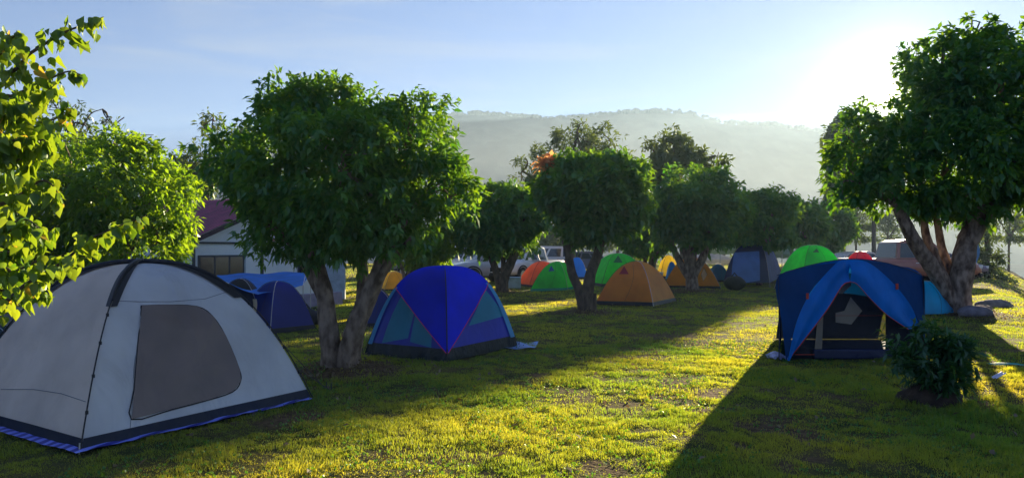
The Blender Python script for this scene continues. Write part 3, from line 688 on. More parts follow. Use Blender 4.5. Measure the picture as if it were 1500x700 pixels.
# ---- grey tent
def grey_tent():
    Nn = Vector((-3.54, 5.61, 0)); R = Vector((-2.25, 7.62, 0)); Lc = Nn + Vector((-.858, .513, 0)) * 2.4; K = R + (Lc - Nn)
    D = Dome([Lc, Nn, R, K], 1.50, 2.5, .05, .03)
    root = thing('dome_tent', 'large pale grey dome tent with black pole sleeves and big dark mesh window', 'tent', (D.m.x, D.m.y, 0))
    grey = cloth('grey_cloth', (.60, .63, .67), trans=.30, gloss=.04, wr=.5, tcol=(.75, .62, .45)); glow_grey = cloth('warm_grey_cloth', (.80, .67, .55), trans=.36, gloss=.04, wr=.5, tcol=(.8, .62, .40))  # beige of the side panel paints in a warm backlit glow
    navy = cloth('dark_floor_cloth', (.008, .014, .030), trans=.05, gloss=.02, wr=.4)
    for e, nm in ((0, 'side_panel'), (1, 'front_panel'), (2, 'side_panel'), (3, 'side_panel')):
        mb = MB(); D.panel(mb, e, .02, 1, nu=18, nv=26); mb.build(nm, grey if e else glow_grey, root, world=True)
    mb = MB()
    for e in range(4):
        D.panel(mb, e, 0, .024, .006, 16, 3)
    mb.build('floor_band', navy, root, world=True)
    # window
    net = cloth('window_mesh', (.21, .155, .125), trans=.3, gloss=.05, wr=.6, wscale=2.2, see=.04)
    mb = MB()
    out = D.poly(mb, 1, [(207, 448), (245, 447), (288, 449), (310, 462), (330, 492), (350, 540), (352, 558), (340, 574), (300, 587), (250, 600), (192, 614), (196, 570), (201, 510)], .006, 30, 44, rip=.009)
    w = mb.build('window', net, root, world=True)
    mb = MB(); seam(mb, smooth_path([o for o in out] + [out[0]], 3), .006); mb.build('piping', M['black'], w, world=True)
    mb = MB()
    # seams
    def uvline(e, pts, off=.004): return [D.surf(e, *D.inv(e, *p), off) for p in pts]
    seam(mb, uvline(1, [(170, 441), (205, 442), (250, 442), (300, 438), (340, 425)]), .0025)
    seam(mb, uvline(1, [(206, 447), (196, 540), (190, 632)]), .002)
    seam(mb, uvline(0, [(2, 570), (50, 570), (90, 576), (126, 588)]), .003)
    mb.build('seam', pmat('seam_thread', (.12, .12, .15), .8), root, world=True)
    # poles and sleeves: thin on the legs, wide black sleeve at the top
    for i in (0, 1):
        mb = MB(); p = D.pole(i, .02); mb.tube(p, .0065, 6); mb.build('pole', M['black'], root, world=True)
        mb = MB(); q = p[9:-9]; k = len(q)
        mb.tube(q, [.010 + .020 * math.sin(math.pi * t / (k - 1)) for t in range(k)], 8); mb.build('pole_sleeve', M['black'], root, world=True)
    for i in range(4):
        for v in (.08, .17, .27, .38):
            mb = MB(); q = D.surf(i, 0, v); o = (q - D.m); o.z = q.z; mb.box(q + o.normalized() * .012, (.018, .018, .03), 0)
            mb.build('clip', M['black'], root, world=True)
    for e, side in ((0, 0), (1, 1), (1, 0), (0, 1)):
        L_ = (D.c[(e + 1) % 4] - D.c[e]).length
        def rib(a, b, e=e, side=side):
            v = .42 + .57 * b; wd = (.02 + .10 * math.sin(math.pi * min(1, .25 + b * .75)) * (1 if side == (e == 1) else .55)) / (L_ * (1 - v) + .05)
            u = min(1, wd * a); return D.surf(e, u if side == 0 else 1 - u, v, .014)
        mb = MB(); mb.grid(rib, 3, 24); mb.build('sleeve_edge', M['black'], root, world=True)
    # black back roof sleeve: dark fly edge over the far side
    mb = MB(); D.panel(mb, 3, .60, .97, .02, 12, 8); D.panel(mb, 2, .66, .97, .02, 12, 8); mb.build('roof_patch', navy, root, world=True)
    a = D.surf(0, 0, .45); peg_line(root, a, Vector((a.x - 1.1, a.y - .25, .02)))
    a = D.surf(0, 0, .6); peg_line(root, a, Vector((a.x - 1.7, a.y + .15, .02)))
    a = D.surf(2, 0, .10); peg_line(root, a, Vector((a.x + .30, a.y + .42, .02))); a = D.surf(2, 0, .22); peg_line(root, a, P(437, 552, 9.0) * 1 if False else Vector((a.x + .42, a.y + .55, .02)))
    mb = MB(); mb.tube([Nn + Vector((0, -.02, .1)), Nn + Vector((0, -.03, -.05))], .006, 5); mb.build('tent_peg', M['steel'], root, world=True)
    # striped ground sheet
    m, nt, o_ = mat_new('striped_sheet')
    tc = N(nt, 'ShaderNodeTexCoord'); mp = N(nt, 'ShaderNodeMapping'); mp.inputs['Rotation'].default_value = (0, 0, .25)
    wv = N(nt, 'ShaderNodeTexWave'); wv.inputs['Scale'].default_value = 2.6; wv.inputs['Distortion'].default_value = .3
    cr = N(nt, 'ShaderNodeValToRGB'); cr.color_ramp.interpolation = 'LINEAR'; cr.color_ramp.elements[0].position = .4; cr.color_ramp.elements[1].position = .6
    cr.color_ramp.elements[0].color = (.015, .025, .30, 1); cr.color_ramp.elements[1].color = (.22, .28, .85, 1)
    b = N(nt, 'ShaderNodeBsdfPrincipled'); b.inputs['Roughness'].default_value = .45
    nt.links.new(tc.outputs['Object'], mp.inputs['Vector']); nt.links.new(mp.outputs[0], wv.inputs['Vector']); nt.links.new(wv.outputs['Fac'], cr.inputs['Fac']); nt.links.new(cr.outputs['Color'], b.inputs['Base Color']); nt.links.new(b.outputs[0], o_.inputs['Surface'])
    mb = MB(); cs = [Lc, Nn, R, K]; ex = [D.m + (c - D.m) * 1.09 for c in cs]
    ex[1] = D.m + (Nn - D.m) * 1.065; ex[2] = ex[2] + Vector((-.1, -.1, 0))
    def sh(u, v):
        p = ex[1].lerp(ex[2], u).lerp(ex[0].lerp(ex[3], u), v)
        edge = min(u, 1 - u, v, 1 - v)
        return Vector((p.x, p.y, .035 + float(height(p.x, p.y)) + (.004 * math.sin(u * 23) if edge < .04 else 0) ))
    mb.grid(sh, 60, 60)
    tag(mb.build('ground_sheet', m), 'blue striped ground sheet showing under the edge of the pale grey tent', 'ground sheet')
    return D
DA = grey_tent()

# ---- royal blue tent
def blue_tent():
    Fc = Vector((-.95, 10.0, 0)); R = Vector((.08, 11.64, 0)); L = Vector((-2.31, 10.76, 0)); K = L + R - Fc
    D = Dome([L, Fc, R, K], 1.36, 3.0, .03, .02)
    root = thing('dome_tent', 'royal blue dome tent with teal windows and thin red piping beside the large front tree', 'tent', (D.m.x, D.m.y, 0))
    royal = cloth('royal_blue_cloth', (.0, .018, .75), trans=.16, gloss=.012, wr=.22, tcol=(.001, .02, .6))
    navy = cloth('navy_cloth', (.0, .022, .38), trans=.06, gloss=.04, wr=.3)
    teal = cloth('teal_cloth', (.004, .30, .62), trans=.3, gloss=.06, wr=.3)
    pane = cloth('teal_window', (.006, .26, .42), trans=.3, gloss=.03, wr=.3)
    tub = cloth('dark_tub', (.008, .016, .02), trans=.03, gloss=.03, rough=.35, wr=.8, wscale=7)
    for e in range(4):
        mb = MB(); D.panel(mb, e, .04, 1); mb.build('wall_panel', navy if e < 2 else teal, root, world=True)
    mb = MB()
    for e in range(4): D.panel(mb, e, 0, .046, .008, 16, 4)
    mb.build('floor_band', tub, root, world=True)
    mb = MB()
    u0, v0 = D.inv(0, 585, 421.6); u1, v1 = D.inv(1, 713.7, 414.8)
    D.poly(mb, 0, [(1, .03), (0, v0), (0, 1), (1, 1)], .018, 16, 26, px=False); D.poly(mb, 1, [(0, .03), (1, v1), (1, 1), (0, 1)], .018, 16, 26, px=False)
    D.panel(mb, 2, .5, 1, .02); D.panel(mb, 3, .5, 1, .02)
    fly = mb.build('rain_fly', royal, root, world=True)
    mb = MB()
    red = pmat('red_piping', (.75, .02, .10), .5)
    seam(mb, [D.surf(0, 1 - t / 12, .03 + (v0 - .03) * t / 12, .022) for t in range(13)], .005); seam(mb, [D.surf(1, t / 12, .03 + (v1 - .03) * t / 12, .022) for t in range(13)], .005)
    seam(mb, [D.surf(0, .012, .05 + (v0 - .05) * t / 12, .006) for t in range(13)], .004)
    mb.build('piping', red, fly, world=True)
    for ar in ((0, .04, v0, .020, 2, 18, 0, 0, .055), (1, .04, v1, .020, 2, 18, 0, .93, 1)):
        mb = MB(); D.panel(mb, *ar); mb.build('pole_sleeve', teal, root, world=True)
    for pts in ([(560, 502), (596, 505), (608, 454), (590, 431)], [(600, 505.5), (632, 509), (632.9, 489), (609.5, 458)]):
        mb = MB(); D.poly(mb, 0, pts, .008, 6, 10); mb.build('window', pane, root, world=True)
    mb = MB(); D.poly(mb, 1, [(710, 424), (742, 467), (715, 472), (686, 477)], .008, 8, 10); mb.build('window', pane, root, world=True)
    for i in (0, 1):
        mb = MB(); mb.tube(D.pole(i, .012), .006, 6); mb.build('pole', M['black'], root, world=True)
    for i in (0, 2):
        a = D.surf(i, 0, .30, .02); o = (a - D.m); o.z = 0; peg_line(root, a, a + o.normalized() * .42 + Vector((0, 0, -a.z + .02)))
    b = pmat('pale_blue_sheet', (.16, .30, .62), .5, bump=.5, bscale=8)
    g0 = G(757, 510)
    mb = MB(); mb.grid(lambda u, v: Vector((-.25 + u * .62 + v * .1, 11.3 + v * .75, .025 + float(height(0, 11.6)) + .015 * math.sin(u * 9 + v * 5))), 12, 12)
    tag(mb.build('ground_sheet', b), 'pale blue sheet corner sticking out from the royal blue tent', 'ground sheet')
    return D
DB = blue_tent()

# ---- open fronted tent at the right
def open_tent():
    x0, x1, y0 = 3.99, 6.17, 10.2; cx = (x0 + x1) / 2; W = (x1 - x0) / 2; dep = 2.1
    root = thing('open_fronted_tent', 'navy and blue tent with its front flaps tied open, beside the leafy shrub', 'tent', (cx, y0 + 1, 0))
    blue = cloth('fly_blue', (.003, .20, .66), trans=.30, gloss=.02, wr=.55, wscale=3.5)
    navy = cloth('fly_navy', (.002, .06, .20), trans=.28, gloss=.015, wr=.4)
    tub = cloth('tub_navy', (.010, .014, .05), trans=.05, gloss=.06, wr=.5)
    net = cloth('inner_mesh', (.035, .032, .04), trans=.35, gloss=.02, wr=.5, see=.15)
    pale = cloth('glow_inner', (.50, .40, .29), trans=.45, gloss=.02, wr=.3)
    red = pmat('orange_trim', (.55, .06, .03), .6)
    def top(x, y):                       # roof height over the plan
        a = abs(x - cx) / W; b = (y - y0) / dep
        return (1.52 - .25 * a ** 1.8) * (1 - .42 * max(0, b) ** 2.4)
    def FR(x, z):                        # the front face leans forward in its middle
        a = (x - cx) / W
        return Vector((x, y0 - .16 * (1 - a * a) * (1.3 - .3 * z / 1.5) + .10 * (z / 1.5) ** 2, z))
    def fx(px, py): return ((px - 750) / F * y0, EYE + (HZ - py) / F * y0)
    # front pieces between two curves given as photo points on the front face
    def strip(mb, A, B, n=22, m=8, off=0.0, fold=.0):
        A = [Vector(fx(*p) + (0,)) for p in A]; B = [Vector(fx(*p) + (0,)) for p in B]
        A = smooth_path(A, 6); B = smooth_path(B, 6)
        def at(C, t):
            k = t * (len(C) - 1); i = min(int(k), len(C) - 2); return C[i].lerp(C[i + 1], k - i)
        def fn(u, v):
            p = at(A, v).lerp(at(B, v), u); q = FR(p.x, max(.02, p.y)); q.y -= off + fold * math.sin(u * 3.1 + v * 2) * math.sin(math.pi * u) ; return q
        mb.grid(fn, m, n); return [fn(0, t / 20) for t in range(21)], [fn(1, t / 20) for t in range(21)]
    mb = MB(); strip(mb, [(1150, 528), (1145, 470), (1141, 407), (1190, 388)], [(1151, 528), (1164, 470), (1186, 425), (1222, 385)]); mb.build('left_wing', navy, root, world=True)
    mb = MB(); e1 = strip(mb, [(1151, 530), (1164, 470), (1186, 425), (1222, 385), (1240, 380)], [(1154, 524), (1178, 490), (1207, 450), (1228, 418), (1240, 412)], off=.012, fold=.05)
    fl = mb.build('left_flap', blue, root, world=True)
    mb = MB(); seam(mb, e1[1], .007); mb.build('trim', red, fl, world=True)
    mb = MB(); e2 = strip(mb, [(1240, 412), (1250, 416), (1268, 437), (1292, 460), (1325, 481)], [(1240, 380), (1268, 384), (1300, 410), (1330, 445), (1345, 477)], off=.012, fold=.05)
    fr = mb.build('right_flap', blue, root, world=True)
    mb = MB(); seam(mb, e2[0], .005); mb.build('trim', red, fr, world=True)
    mb = MB(); strip(mb, [(1240, 380.5), (1268, 384), (1300, 410), (1330, 445), (1346, 478), (1349, 528)], [(1241, 380), (1270, 382), (1305, 388), (1355, 403), (1356, 470), (1356, 528)]); mb.build('right_wing', navy, root, world=True)
    # toggles
    for q in ((1179, 433), (1309, 419)):
        mb = MB(); x, z = fx(*q); p = FR(x, z); mb.box((p.x, p.y - .03, p.z), (.035, .012, .085), 0)
        mb.build('toggle', red, root, world=True)
    # roof, side walls, back
    def SX(x, b): return x + (.86 - .3 * (x - x0) / (x1 - x0)) * b
    mb = MB()
    mb.grid(lambda u, v: (lambda x, y: Vector((SX(x, (y - y0) / dep), y, top(x, y))) if v > 0 else FR(x, top(x, y0)))(x0 + (x1 - x0) * u, y0 + .1 + (dep - .1) * v), 20, 14)
    rf = mb.build('roof', blue, root, world=True)
    mb = MB()
    for xs in (x0, x1):
        mb.grid(lambda u, v: Vector((SX(xs, u), y0 + .02 + (dep - .02) * u, .02 + (top(xs, y0 + dep * u) - .02) * v)), 12, 8)
    mb.grid(lambda u, v: Vector((SX(x0 + (x1 - x0) * u, 1), y0 + dep + .25 * (1 - v), .02 + (top(x0 + (x1 - x0) * u, y0 + dep) - .02) * v)), 12, 8)
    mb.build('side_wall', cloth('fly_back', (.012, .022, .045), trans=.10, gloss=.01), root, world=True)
    # inner tent: mesh front set back, pale panel colour paints in light from the tent's far side
    yi = y0 + .22
    def I(px, py, dy=0): x, z = fx(px, py); return Vector((x * (yi + dy) / y0, yi + dy, EYE + (z - EYE) * (yi + dy) / y0))
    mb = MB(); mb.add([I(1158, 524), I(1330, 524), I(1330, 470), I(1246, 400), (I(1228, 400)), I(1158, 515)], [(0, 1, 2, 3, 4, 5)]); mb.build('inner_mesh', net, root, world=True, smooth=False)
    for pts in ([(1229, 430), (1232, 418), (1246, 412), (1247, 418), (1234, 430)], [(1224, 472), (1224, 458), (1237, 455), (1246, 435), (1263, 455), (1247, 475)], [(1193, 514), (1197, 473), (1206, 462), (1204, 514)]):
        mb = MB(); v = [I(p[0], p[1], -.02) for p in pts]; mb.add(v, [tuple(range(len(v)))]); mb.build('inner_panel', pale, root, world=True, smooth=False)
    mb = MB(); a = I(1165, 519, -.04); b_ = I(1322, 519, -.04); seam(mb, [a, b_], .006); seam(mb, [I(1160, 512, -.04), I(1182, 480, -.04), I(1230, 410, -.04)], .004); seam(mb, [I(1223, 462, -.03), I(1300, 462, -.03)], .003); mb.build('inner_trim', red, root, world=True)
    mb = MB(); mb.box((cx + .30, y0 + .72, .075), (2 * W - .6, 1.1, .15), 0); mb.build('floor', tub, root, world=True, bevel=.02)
    mb = MB()
    mb.tube([FR(x0, .02), FR(x0 + .02, .7), FR(x0 + .01, 1.25)], .006, 6); mb.tube([FR(x1, .02), FR(x1, .7), FR(x1, 1.25)], .006, 6)
    mb.tube([FR(x0 + (x1 - x0) * t / 16, top(x0 + (x1 - x0) * t / 16, y0) + .006) for t in range(17)], .007, 6)
    mb.build('pole', pmat('pole_grey', (.02, .03, .06), .5), root, world=True)
    # crumpled cloth at the left corner
    wm = pmat('crumpled_cloth', (.45, .45, .62), .8, var=.4, scale=14)
    mb = MB(); g = G(1139, 524)
    mb.grid(lambda u, v: Vector((g.x - .14 + .26 * u, g.y - .1 + .3 * v, .02 + float(height(g.x, g.y)) + .07 * math.sin(math.pi * u) * math.sin(math.pi * v) + .022 * math.sin(u * 19 + v * 11))), 16, 16)
    tag(mb.build('crumpled_cloth', wm), 'small crumpled white and blue cloth at the left corner of the open-fronted tent', 'cloth')
open_tent()

# ---- generic dome tents further off
def far_tent(label, corners, H, colors, n=2.4, name='dome_tent', band=True, door=None, vent=None, extra=None, group=None, sag=.05, trans=.74):
    cs = [c if isinstance(c, Vector) else Vector(c) for c in corners]
    if len(cs) == 3: cs.append(cs[0] + cs[2] - cs[1])
    D = Dome(cs, H, n, sag, .0)
    root = thing(name, label, 'tent', (D.m.x, D.m.y, 0), group=group)
    mats = [cloth(name + '_cloth', c, trans=trans, gloss=.04, wr=.4, wscale=4) for c in colors]
    for e in range(4):
        mb = MB(); D.panel(mb, e, .03, 1, nu=8, nv=12); mb.build('wall_panel', mats[min(e, len(mats) - 1) % len(mats)], root, world=True)
    if band:
        mb = MB()
        for e in range(4): D.panel(mb, e, 0, .04, .004, 8, 2)
        mb.build('floor_band', M['black'] if band is True else cloth('band', band, .1), root, world=True)
    for i in (0, 1):
        mb = MB(); mb.tube(D.pole(i, .01), .006, 5); mb.build('pole', M['steel'] if i else M['rope'], root, world=True)
    if door:
        e, c, pts = door; mb = MB(); out = D.poly(mb, e, pts, .008, 6, 10); dd = mb.build('door', cloth('door', c, trans=.3), root, world=True)
        mb = MB(); seam(mb, out, .005, True); mb.build('zip', M['rope'], dd, world=True)
    if vent:
        for e, c, pts in vent:
            mb = MB(); v = [D.surf(e, *D.inv(e, *p), .02) for p in pts]; v[0] = v[0] + Vector((0, -.06, .02)); mb.add(v, [tuple(range(len(v)))]); mb.build('vent', cloth('vent', c, trans=.2), root, world=True)
    mb = MB(); seam(mb, [D.surf(0, .5 + .12 * math.sin(t / 3), .05 + .8 * t / 12, .006) for t in range(13)], .003, n=4); mb.build('zip', M['rope'], root, world=True)
    a = D.surf(0, 0, .25, .01); o = a - D.m; o.z = 0; peg_line(root, a, a + o.normalized() * .5 + Vector((0, 0, .02 - a.z)))
    a = D.surf(2, 0, .25, .01); o = a - D.m; o.z = 0; peg_line(root, a, a + o.normalized() * .5 + Vector((0, 0, .02 - a.z)))
    return D
def w3(p): return [G(*q) for q in p]
def sq(pxc, d, w, l, yaw):
    """corners around a centre at distance d: nearest edge faces the camera"""
    c = Vector(((pxc - 750) / F * d, d, 0)); ca, sa = math.cos(math.radians(yaw)), math.sin(math.radians(yaw))
    return [c + Vector((x * ca - y * sa, x * sa + y * ca, 0)) for x, y in ((-w / 2, -l / 2), (w / 2, -l / 2), (w / 2, l / 2), (-w / 2, l / 2))]
ORG_ = (.97, .40, .03); GRN = (.03, .75, .06)
far_tent('orange dome tent with small dark red vent, behind the tree with orange new leaves', w3([(872, 446), (957, 448.5), (991, 441)]), 1.27, [ORG_, (.97, .47, .07), ORG_], 2.2,
         vent=[(0, (.35, .01, .02), [(914, 391), (907, 402), (921, 402)])], door=None)
far_tent('green dome tent in front of the white pickup truck', w3([(776, 427), (832, 425), (853, 420)]), 1.12, [GRN, (.10, .8, .08), GRN], 2.2, band=(.0, .25, .14),
         vent=[(0, (.02, .12, .4), [(807, 390), (803, 398), (812, 397)])])
far_tent('orange tent mostly hidden behind the green tent by the pickup truck', sq(794, 30, 1.8, 1.6, 20), 1.08, [(.6, .2, .05)], 2.2)
far_tent('bright green tent rising behind the orange dome tent', sq(905, 30.5, 2.3, 2.2, 12), 1.42, [(.04, .78, .05), (.05, .82, .06)], 2.4, vent=[(0, (.02, .2, .03), [(905, 375), (898, 385), (912, 385)])])
far_tent('orange tent behind the forked trunk beside the tall navy tent', sq(1013, 29, 2.3, 2.0, -14), 1.28, [(.95, .42, .04), (.97, .5, .08)], 2.2, door=(0, (.85, .55, .25), [(1031, 392), (1027, 402), (1030, 412), (1036, 402)]))
Dn = far_tent('tall navy tent with a lighter blue door, between the orange tent and the rounded row', [G(1058, 422), G(1128, 421), G(1146, 411), G(1146, 411) + G(1058, 422) - G(1128, 421)], 1.86, [(.015, .035, .12), (.22, .28, .55), (.03, .05, .16)], 3.6, sag=.02, band=False)  # lavender right wall: its lit look is put into the cloth colour
mb = MB(); Dn.poly(mb, 0, [(1073, 368), (1112, 368), (1113, 417), (1071, 418)], .012, 6, 12); dr = mb.build('door', cloth('navy_door', (.05, .15, .42), trans=.3), [o for o in bpy.data.objects if o.get('label', '').startswith('tall navy')][0], world=True)
far_tent('vivid green tent peeking over the left side of the open-fronted tent', sq(1190, 27, 2.1, 2.0, 8), 1.78, [(.01, .62, .05), (.02, .7, .08)], 2.6, vent=[(0, (.05, .15, .05), [(1195, 365), (1190, 370), (1200, 370)])])
far_tent('small pink-red tent behind the open-fronted tent, left of the brown pickup', sq(1260, 27, 1.2, 1.3, 0), 1.52, [(.55, .03, .09)], 2.6)
far_tent('sky-blue tent between the open-fronted tent and the big right trunk', sq(1354, 17.2, 1.25, 1.1, 12), .85, [(.01, .30, .62), (.02, .34, .6)], 2.2)
far_tent('small dark blue tent under the blue tarp, left of the front tree trunk', w3([(352, 480), (396, 489), (462, 482)]), .98, [(.005, .05, .36), (.004, .018, .38)], 2.5)
far_tent('low blue tent half-hidden between the front tree trunks and the royal blue tent', sq(548, 15.2, 1.1, 1.2, 10), .78, [(.01, .03, .28)], 2.4)
far_tent('yellow tent beyond the front tree, left of the parked cars', sq(577, 27.5, 1.15, 1.6, 25), .62 + .1, [(.75, .50, .01), (.85, .6, .03)], 2.2)
far_tent('small blue and red tent seen between the trunks of the front tree', sq(537, 26, .7, .9, 10), .70, [(.02, .09, .5), (.5, .03, .03)], 2.2)
far_tent('small teal tent between the far orange tent and the tall navy tent', sq(1052, 34, .9, 1, 0), .85, [(.01, .25, .35)], 2.4)
far_tent('bright yellow tent behind the gap between two orange tents', sq(979, 38, 1.1, 1.2, 0), 1.25, [(.8, .65, .02)], 2.4)
far_tent('tiny blue tent at the foot of the bright yellow tent', sq(984, 35, .5, .6, 0), .95, [(.02, .25, .55)], 2.4)
far_tent('blue tent behind the thin trunk, right of the first green tent', sq(845, 37, 1.1, 1.1, 0), 1.15, [(.02, .22, .6)], 2.4)

# brown awning tent beside the tarp with towel
far_tent('dark brown tent partly under the blue tarp behind the grey tent', sq(352, 14.6, 1.1, 1.1, 10), 1.02, [(.045, .03, .03), (.04, .03, .035)], 2.2)
mb = MB(); mb.grid(lambda u, v: P(370 + 5 * u + math.sin(v * 5), 438 + 26 * v, 13.3) + Vector((0, .03 * math.sin(u * 8), 0)), 5, 8)
tag(mb.build('towel', cloth('towel', (.45, .38, .30), .3)), 'small beige towel hanging by the dark brown tent', 'towel')
# blue tarp
def tarp():
    root = thing('tarp', 'bright blue tarp stretched low in front of the white house', 'tarp', (-5.5, 15, 0))
    A, B, C_, D_ = P(318, 409, 14.2), P(446, 402, 15.4), P(455, 398, 17.5), P(318, 402, 17.5)
    A2, B2 = P(378, 432, 13.6), P(444, 419, 14.6)
    mb = MB()
    def fn(u, v):
        f = (A.lerp(A2, min(1, u / .5)) if u < .5 else A2.lerp(B2, (u - .5) / .5)); b = D_.lerp(C_, u)
        p = f.lerp(b, v); p.z -= .10 * math.sin(math.pi * u) * math.sin(math.pi * v); p.z += .02 * math.sin(u * 14 + v * 4); return p
    mb.grid(fn, 24, 12); mb.build('sheet', cloth('tarp_blue', (.005, .22, .85), trans=.45, gloss=.08, wr=.6, wscale=4), root, world=True)
    for a, b in ((fn(1, 0), P(452, 384, 15.8)), (fn(1, 1), P(470, 385, 18))):
        mb = MB(); mb.tube([a, b], .008, 5); mb.build('rope', M['rope_white'], root, world=True)
    for q in (fn(0, 0), fn(0, 1), fn(1, 1), fn(1, 0)):
        mb = MB(); mb.tube([Vector((q.x, q.y, -.05)), q], .012, 6); mb.build('pole', M['steel'], root, world=True)
tarp()

# ------------------------------------------------------------------ house
def house():
    A = Vector((-9.3, 20, 0)); dr = Vector((.5, .866, 0)); bk = Vector((-.866, .5, 0)); W, Ln = 6.0, 9.0; eave, peak = 2.05, 3.3
    root = thing('house', 'white boarded house with maroon corrugated gable roof at the left', 'house', A)
    def H(t, s, z, out=0): return A + dr * t + bk * s + Vector((0, 0, z)) - bk * out
    m, nt, o_ = mat_new('white_boards')
    tc = N(nt, 'ShaderNodeTexCoord'); mp = N(nt, 'ShaderNodeMapping'); wv = N(nt, 'ShaderNodeTexWave', bands_direction='Z'); wv.inputs['Scale'].default_value = 2.2; wv.wave_profile = 'SAW'
    b = N(nt, 'ShaderNodeBsdfPrincipled'); b.inputs['Roughness'].default_value = .6; bp = N(nt, 'ShaderNodeBump'); bp.inputs['Strength'].default_value = .5; bp.inputs['Distance'].default_value = .02
    col, _ = noise_mix(nt, (.74, .82, .88), (.82, .88, .92), 1.5)
    nt.links.new(col, b.inputs['Base Color']); nt.links.new(tc.outputs['Object'], wv.inputs['Vector']); nt.links.new(wv.outputs['Fac'], bp.inputs['Height']); nt.links.new(bp.outputs['Normal'], b.inputs['Normal']); nt.links.new(b.outputs[0], o_.inputs['Surface'])
    trim = pmat('house_trim', (.05, .06, .08), .6); glass = pmat('dark_glass', (.02, .02, .022), .12, spec=.8)
    mb = MB(); v = []
    for s in (0, Ln): v += [H(0, s, -.1), H(W, s, -.1), H(W, s, eave), H(W / 2, s, peak), H(0, s, eave)]
    mb.add(v, [(0, 1, 2, 3, 4), (9, 8, 7, 6, 5), (0, 4, 9, 5), (1, 6, 7, 2)]); mb.build('wall', m, root, world=True, smooth=False)
    rm = pmat('maroon_roof', (.22, .02, .07), .5, var=.25, scale=3, spec=.5)
    ov = .45
    rf = None
    mb = MB()
    nco = 60
    for sgn in (0, 1):
        def fn(u, v, sgn=sgn):
            s = -ov + (Ln + 2 * ov) * u; t = (W / 2) * (1 - v) - ov * (v * 0) if not sgn else (W / 2) + (W / 2) * v
            t = (W / 2 - (W / 2 + ov) * v) if not sgn else (W / 2 + (W / 2 + ov) * v)
            z = peak - (peak - eave) / (W / 2) * abs(t - W / 2) + .06
            return H(t, s, z + .022 * math.sin(u * nco * 2 * math.pi))
        mb.grid(fn, nco * 6, 3)
    rf = mb.build('roof', rm, root, world=True, ang=80)
    # barge boards
    mb = MB()
    for t0, t1 in ((-ov, W / 2), (W / 2, W + ov)):
        z0 = peak - (peak - eave) / (W / 2) * abs(t0 - W / 2) ; z1 = peak - (peak - eave) / (W / 2) * abs(t1 - W / 2)
        a = H(t0, -ov, z0 + .03); c = H(t1, -ov, z1 + .03); v = []
        for q in (a, c):
            for dz in (-.13, .01):
                for o in (0, .03): v.append(q + Vector((0, 0, dz)) - bk * o)
        mb.add(v, [(0, 2, 6, 4), (1, 5, 7, 3), (0, 1, 3, 2), (4, 6, 7, 5), (2, 3, 7, 6), (0, 4, 5, 1)])
    mb.build('barge_board', pmat('dark_purple', (.03, .015, .03), .6), rf, world=True, smooth=False)
    def slab(mb, t0, t1, z0, z1, o0, o1):
        v = [H(t, 0, z, o) for o in (o0, o1) for t, z in ((t0, z0), (t1, z0), (t1, z1), (t0, z1))]
        mb.add(v, [(0, 1, 2, 3), (7, 6, 5, 4), (0, 4, 5, 1), (1, 5, 6, 2), (2, 6, 7, 3), (3, 7, 4, 0)])
    mb = MB(); slab(mb, 0, 2.9, 1.80, 1.86, .003, .05); mb.build('trim_board', trim, root, world=True, smooth=False)
    mb = MB(); slab(mb, 2.3, 3.3, 1.90, 1.97, .003, .06); mb.build('eave_trim', pmat('warm_board', (.6, .35, .2), .6), root, world=True, smooth=False)  # orangish trim board below the eave
    mb = MB(); slab(mb, 2.35, 2.46, .0, 1.80, .003, .03); mb.build('corner_post', trim, root, world=True, smooth=False)
    for k, (t0, t1) in enumerate(((.1, 1.7), (3.9, 5.0))):
        mb = MB(); slab(mb, t0, t1, .72, 1.46, .003, .04); w = mb.build('window', trim, root, world=True, smooth=False)
        mb = MB(); n = 3
        for q in range(n):
            a = t0 + .06 + (t1 - t0 - .06) * q / n; slab(mb, a, a + (t1 - t0 - .06) / n - .06, .78, 1.40, .041, .046)
        mb.build('pane', glass, w, world=True, smooth=False)
        mb = MB(); slab(mb, t1, t1 + .05, .66, 1.52, .003, .05); mb.build('frame', pmat('frame_blue', (.3, .4, .5), .5), w, world=True, smooth=False)
    mb = MB(); mb.tube([H(-.1, -.1, -.1), H(-.1, -.1, eave - .05)], .05, 8); mb.build('downpipe', trim, root, world=True)
    # low plinth wall in front of the house on its right
    r2 = MB(); a = G(436, 452); b2 = G(502, 446); dv = (b2 - a); nrm = Vector((-dv.y, dv.x, 0)).normalized() * .25
    v = []
    for z in (-.1, .38): v += [a + Vector((0, 0, z)), b2 + Vector((0, 0, z)), b2 + nrm + Vector((0, 0, z)), a + nrm + Vector((0, 0, z))]
    r2.add(v, [(0, 3, 2, 1), (4, 5, 6, 7), (0, 1, 5, 4), (1, 2, 6, 5), (2, 3, 7, 6), (3, 0, 4, 7)])
    tag(r2.build('low_wall', pmat('plinth', (.30, .26, .34), .8), bevel=.01), 'low lavender plinth wall behind the small dark blue tent', 'wall')
house()
# white board beyond the front tree
mb = MB(); c = P(492, 415, 22.5); mb.box((c.x, c.y, .62), (.62, .12, 1.25)); mb.box((c.x, c.y, 1.28), (.70, .2, .06))
tag(mb.build('white_kiosk', pmat('kiosk', (.4, .46, .52), .6), bevel=.01), 'small white cabinet standing past the house, behind the front tree trunks', 'cabinet')

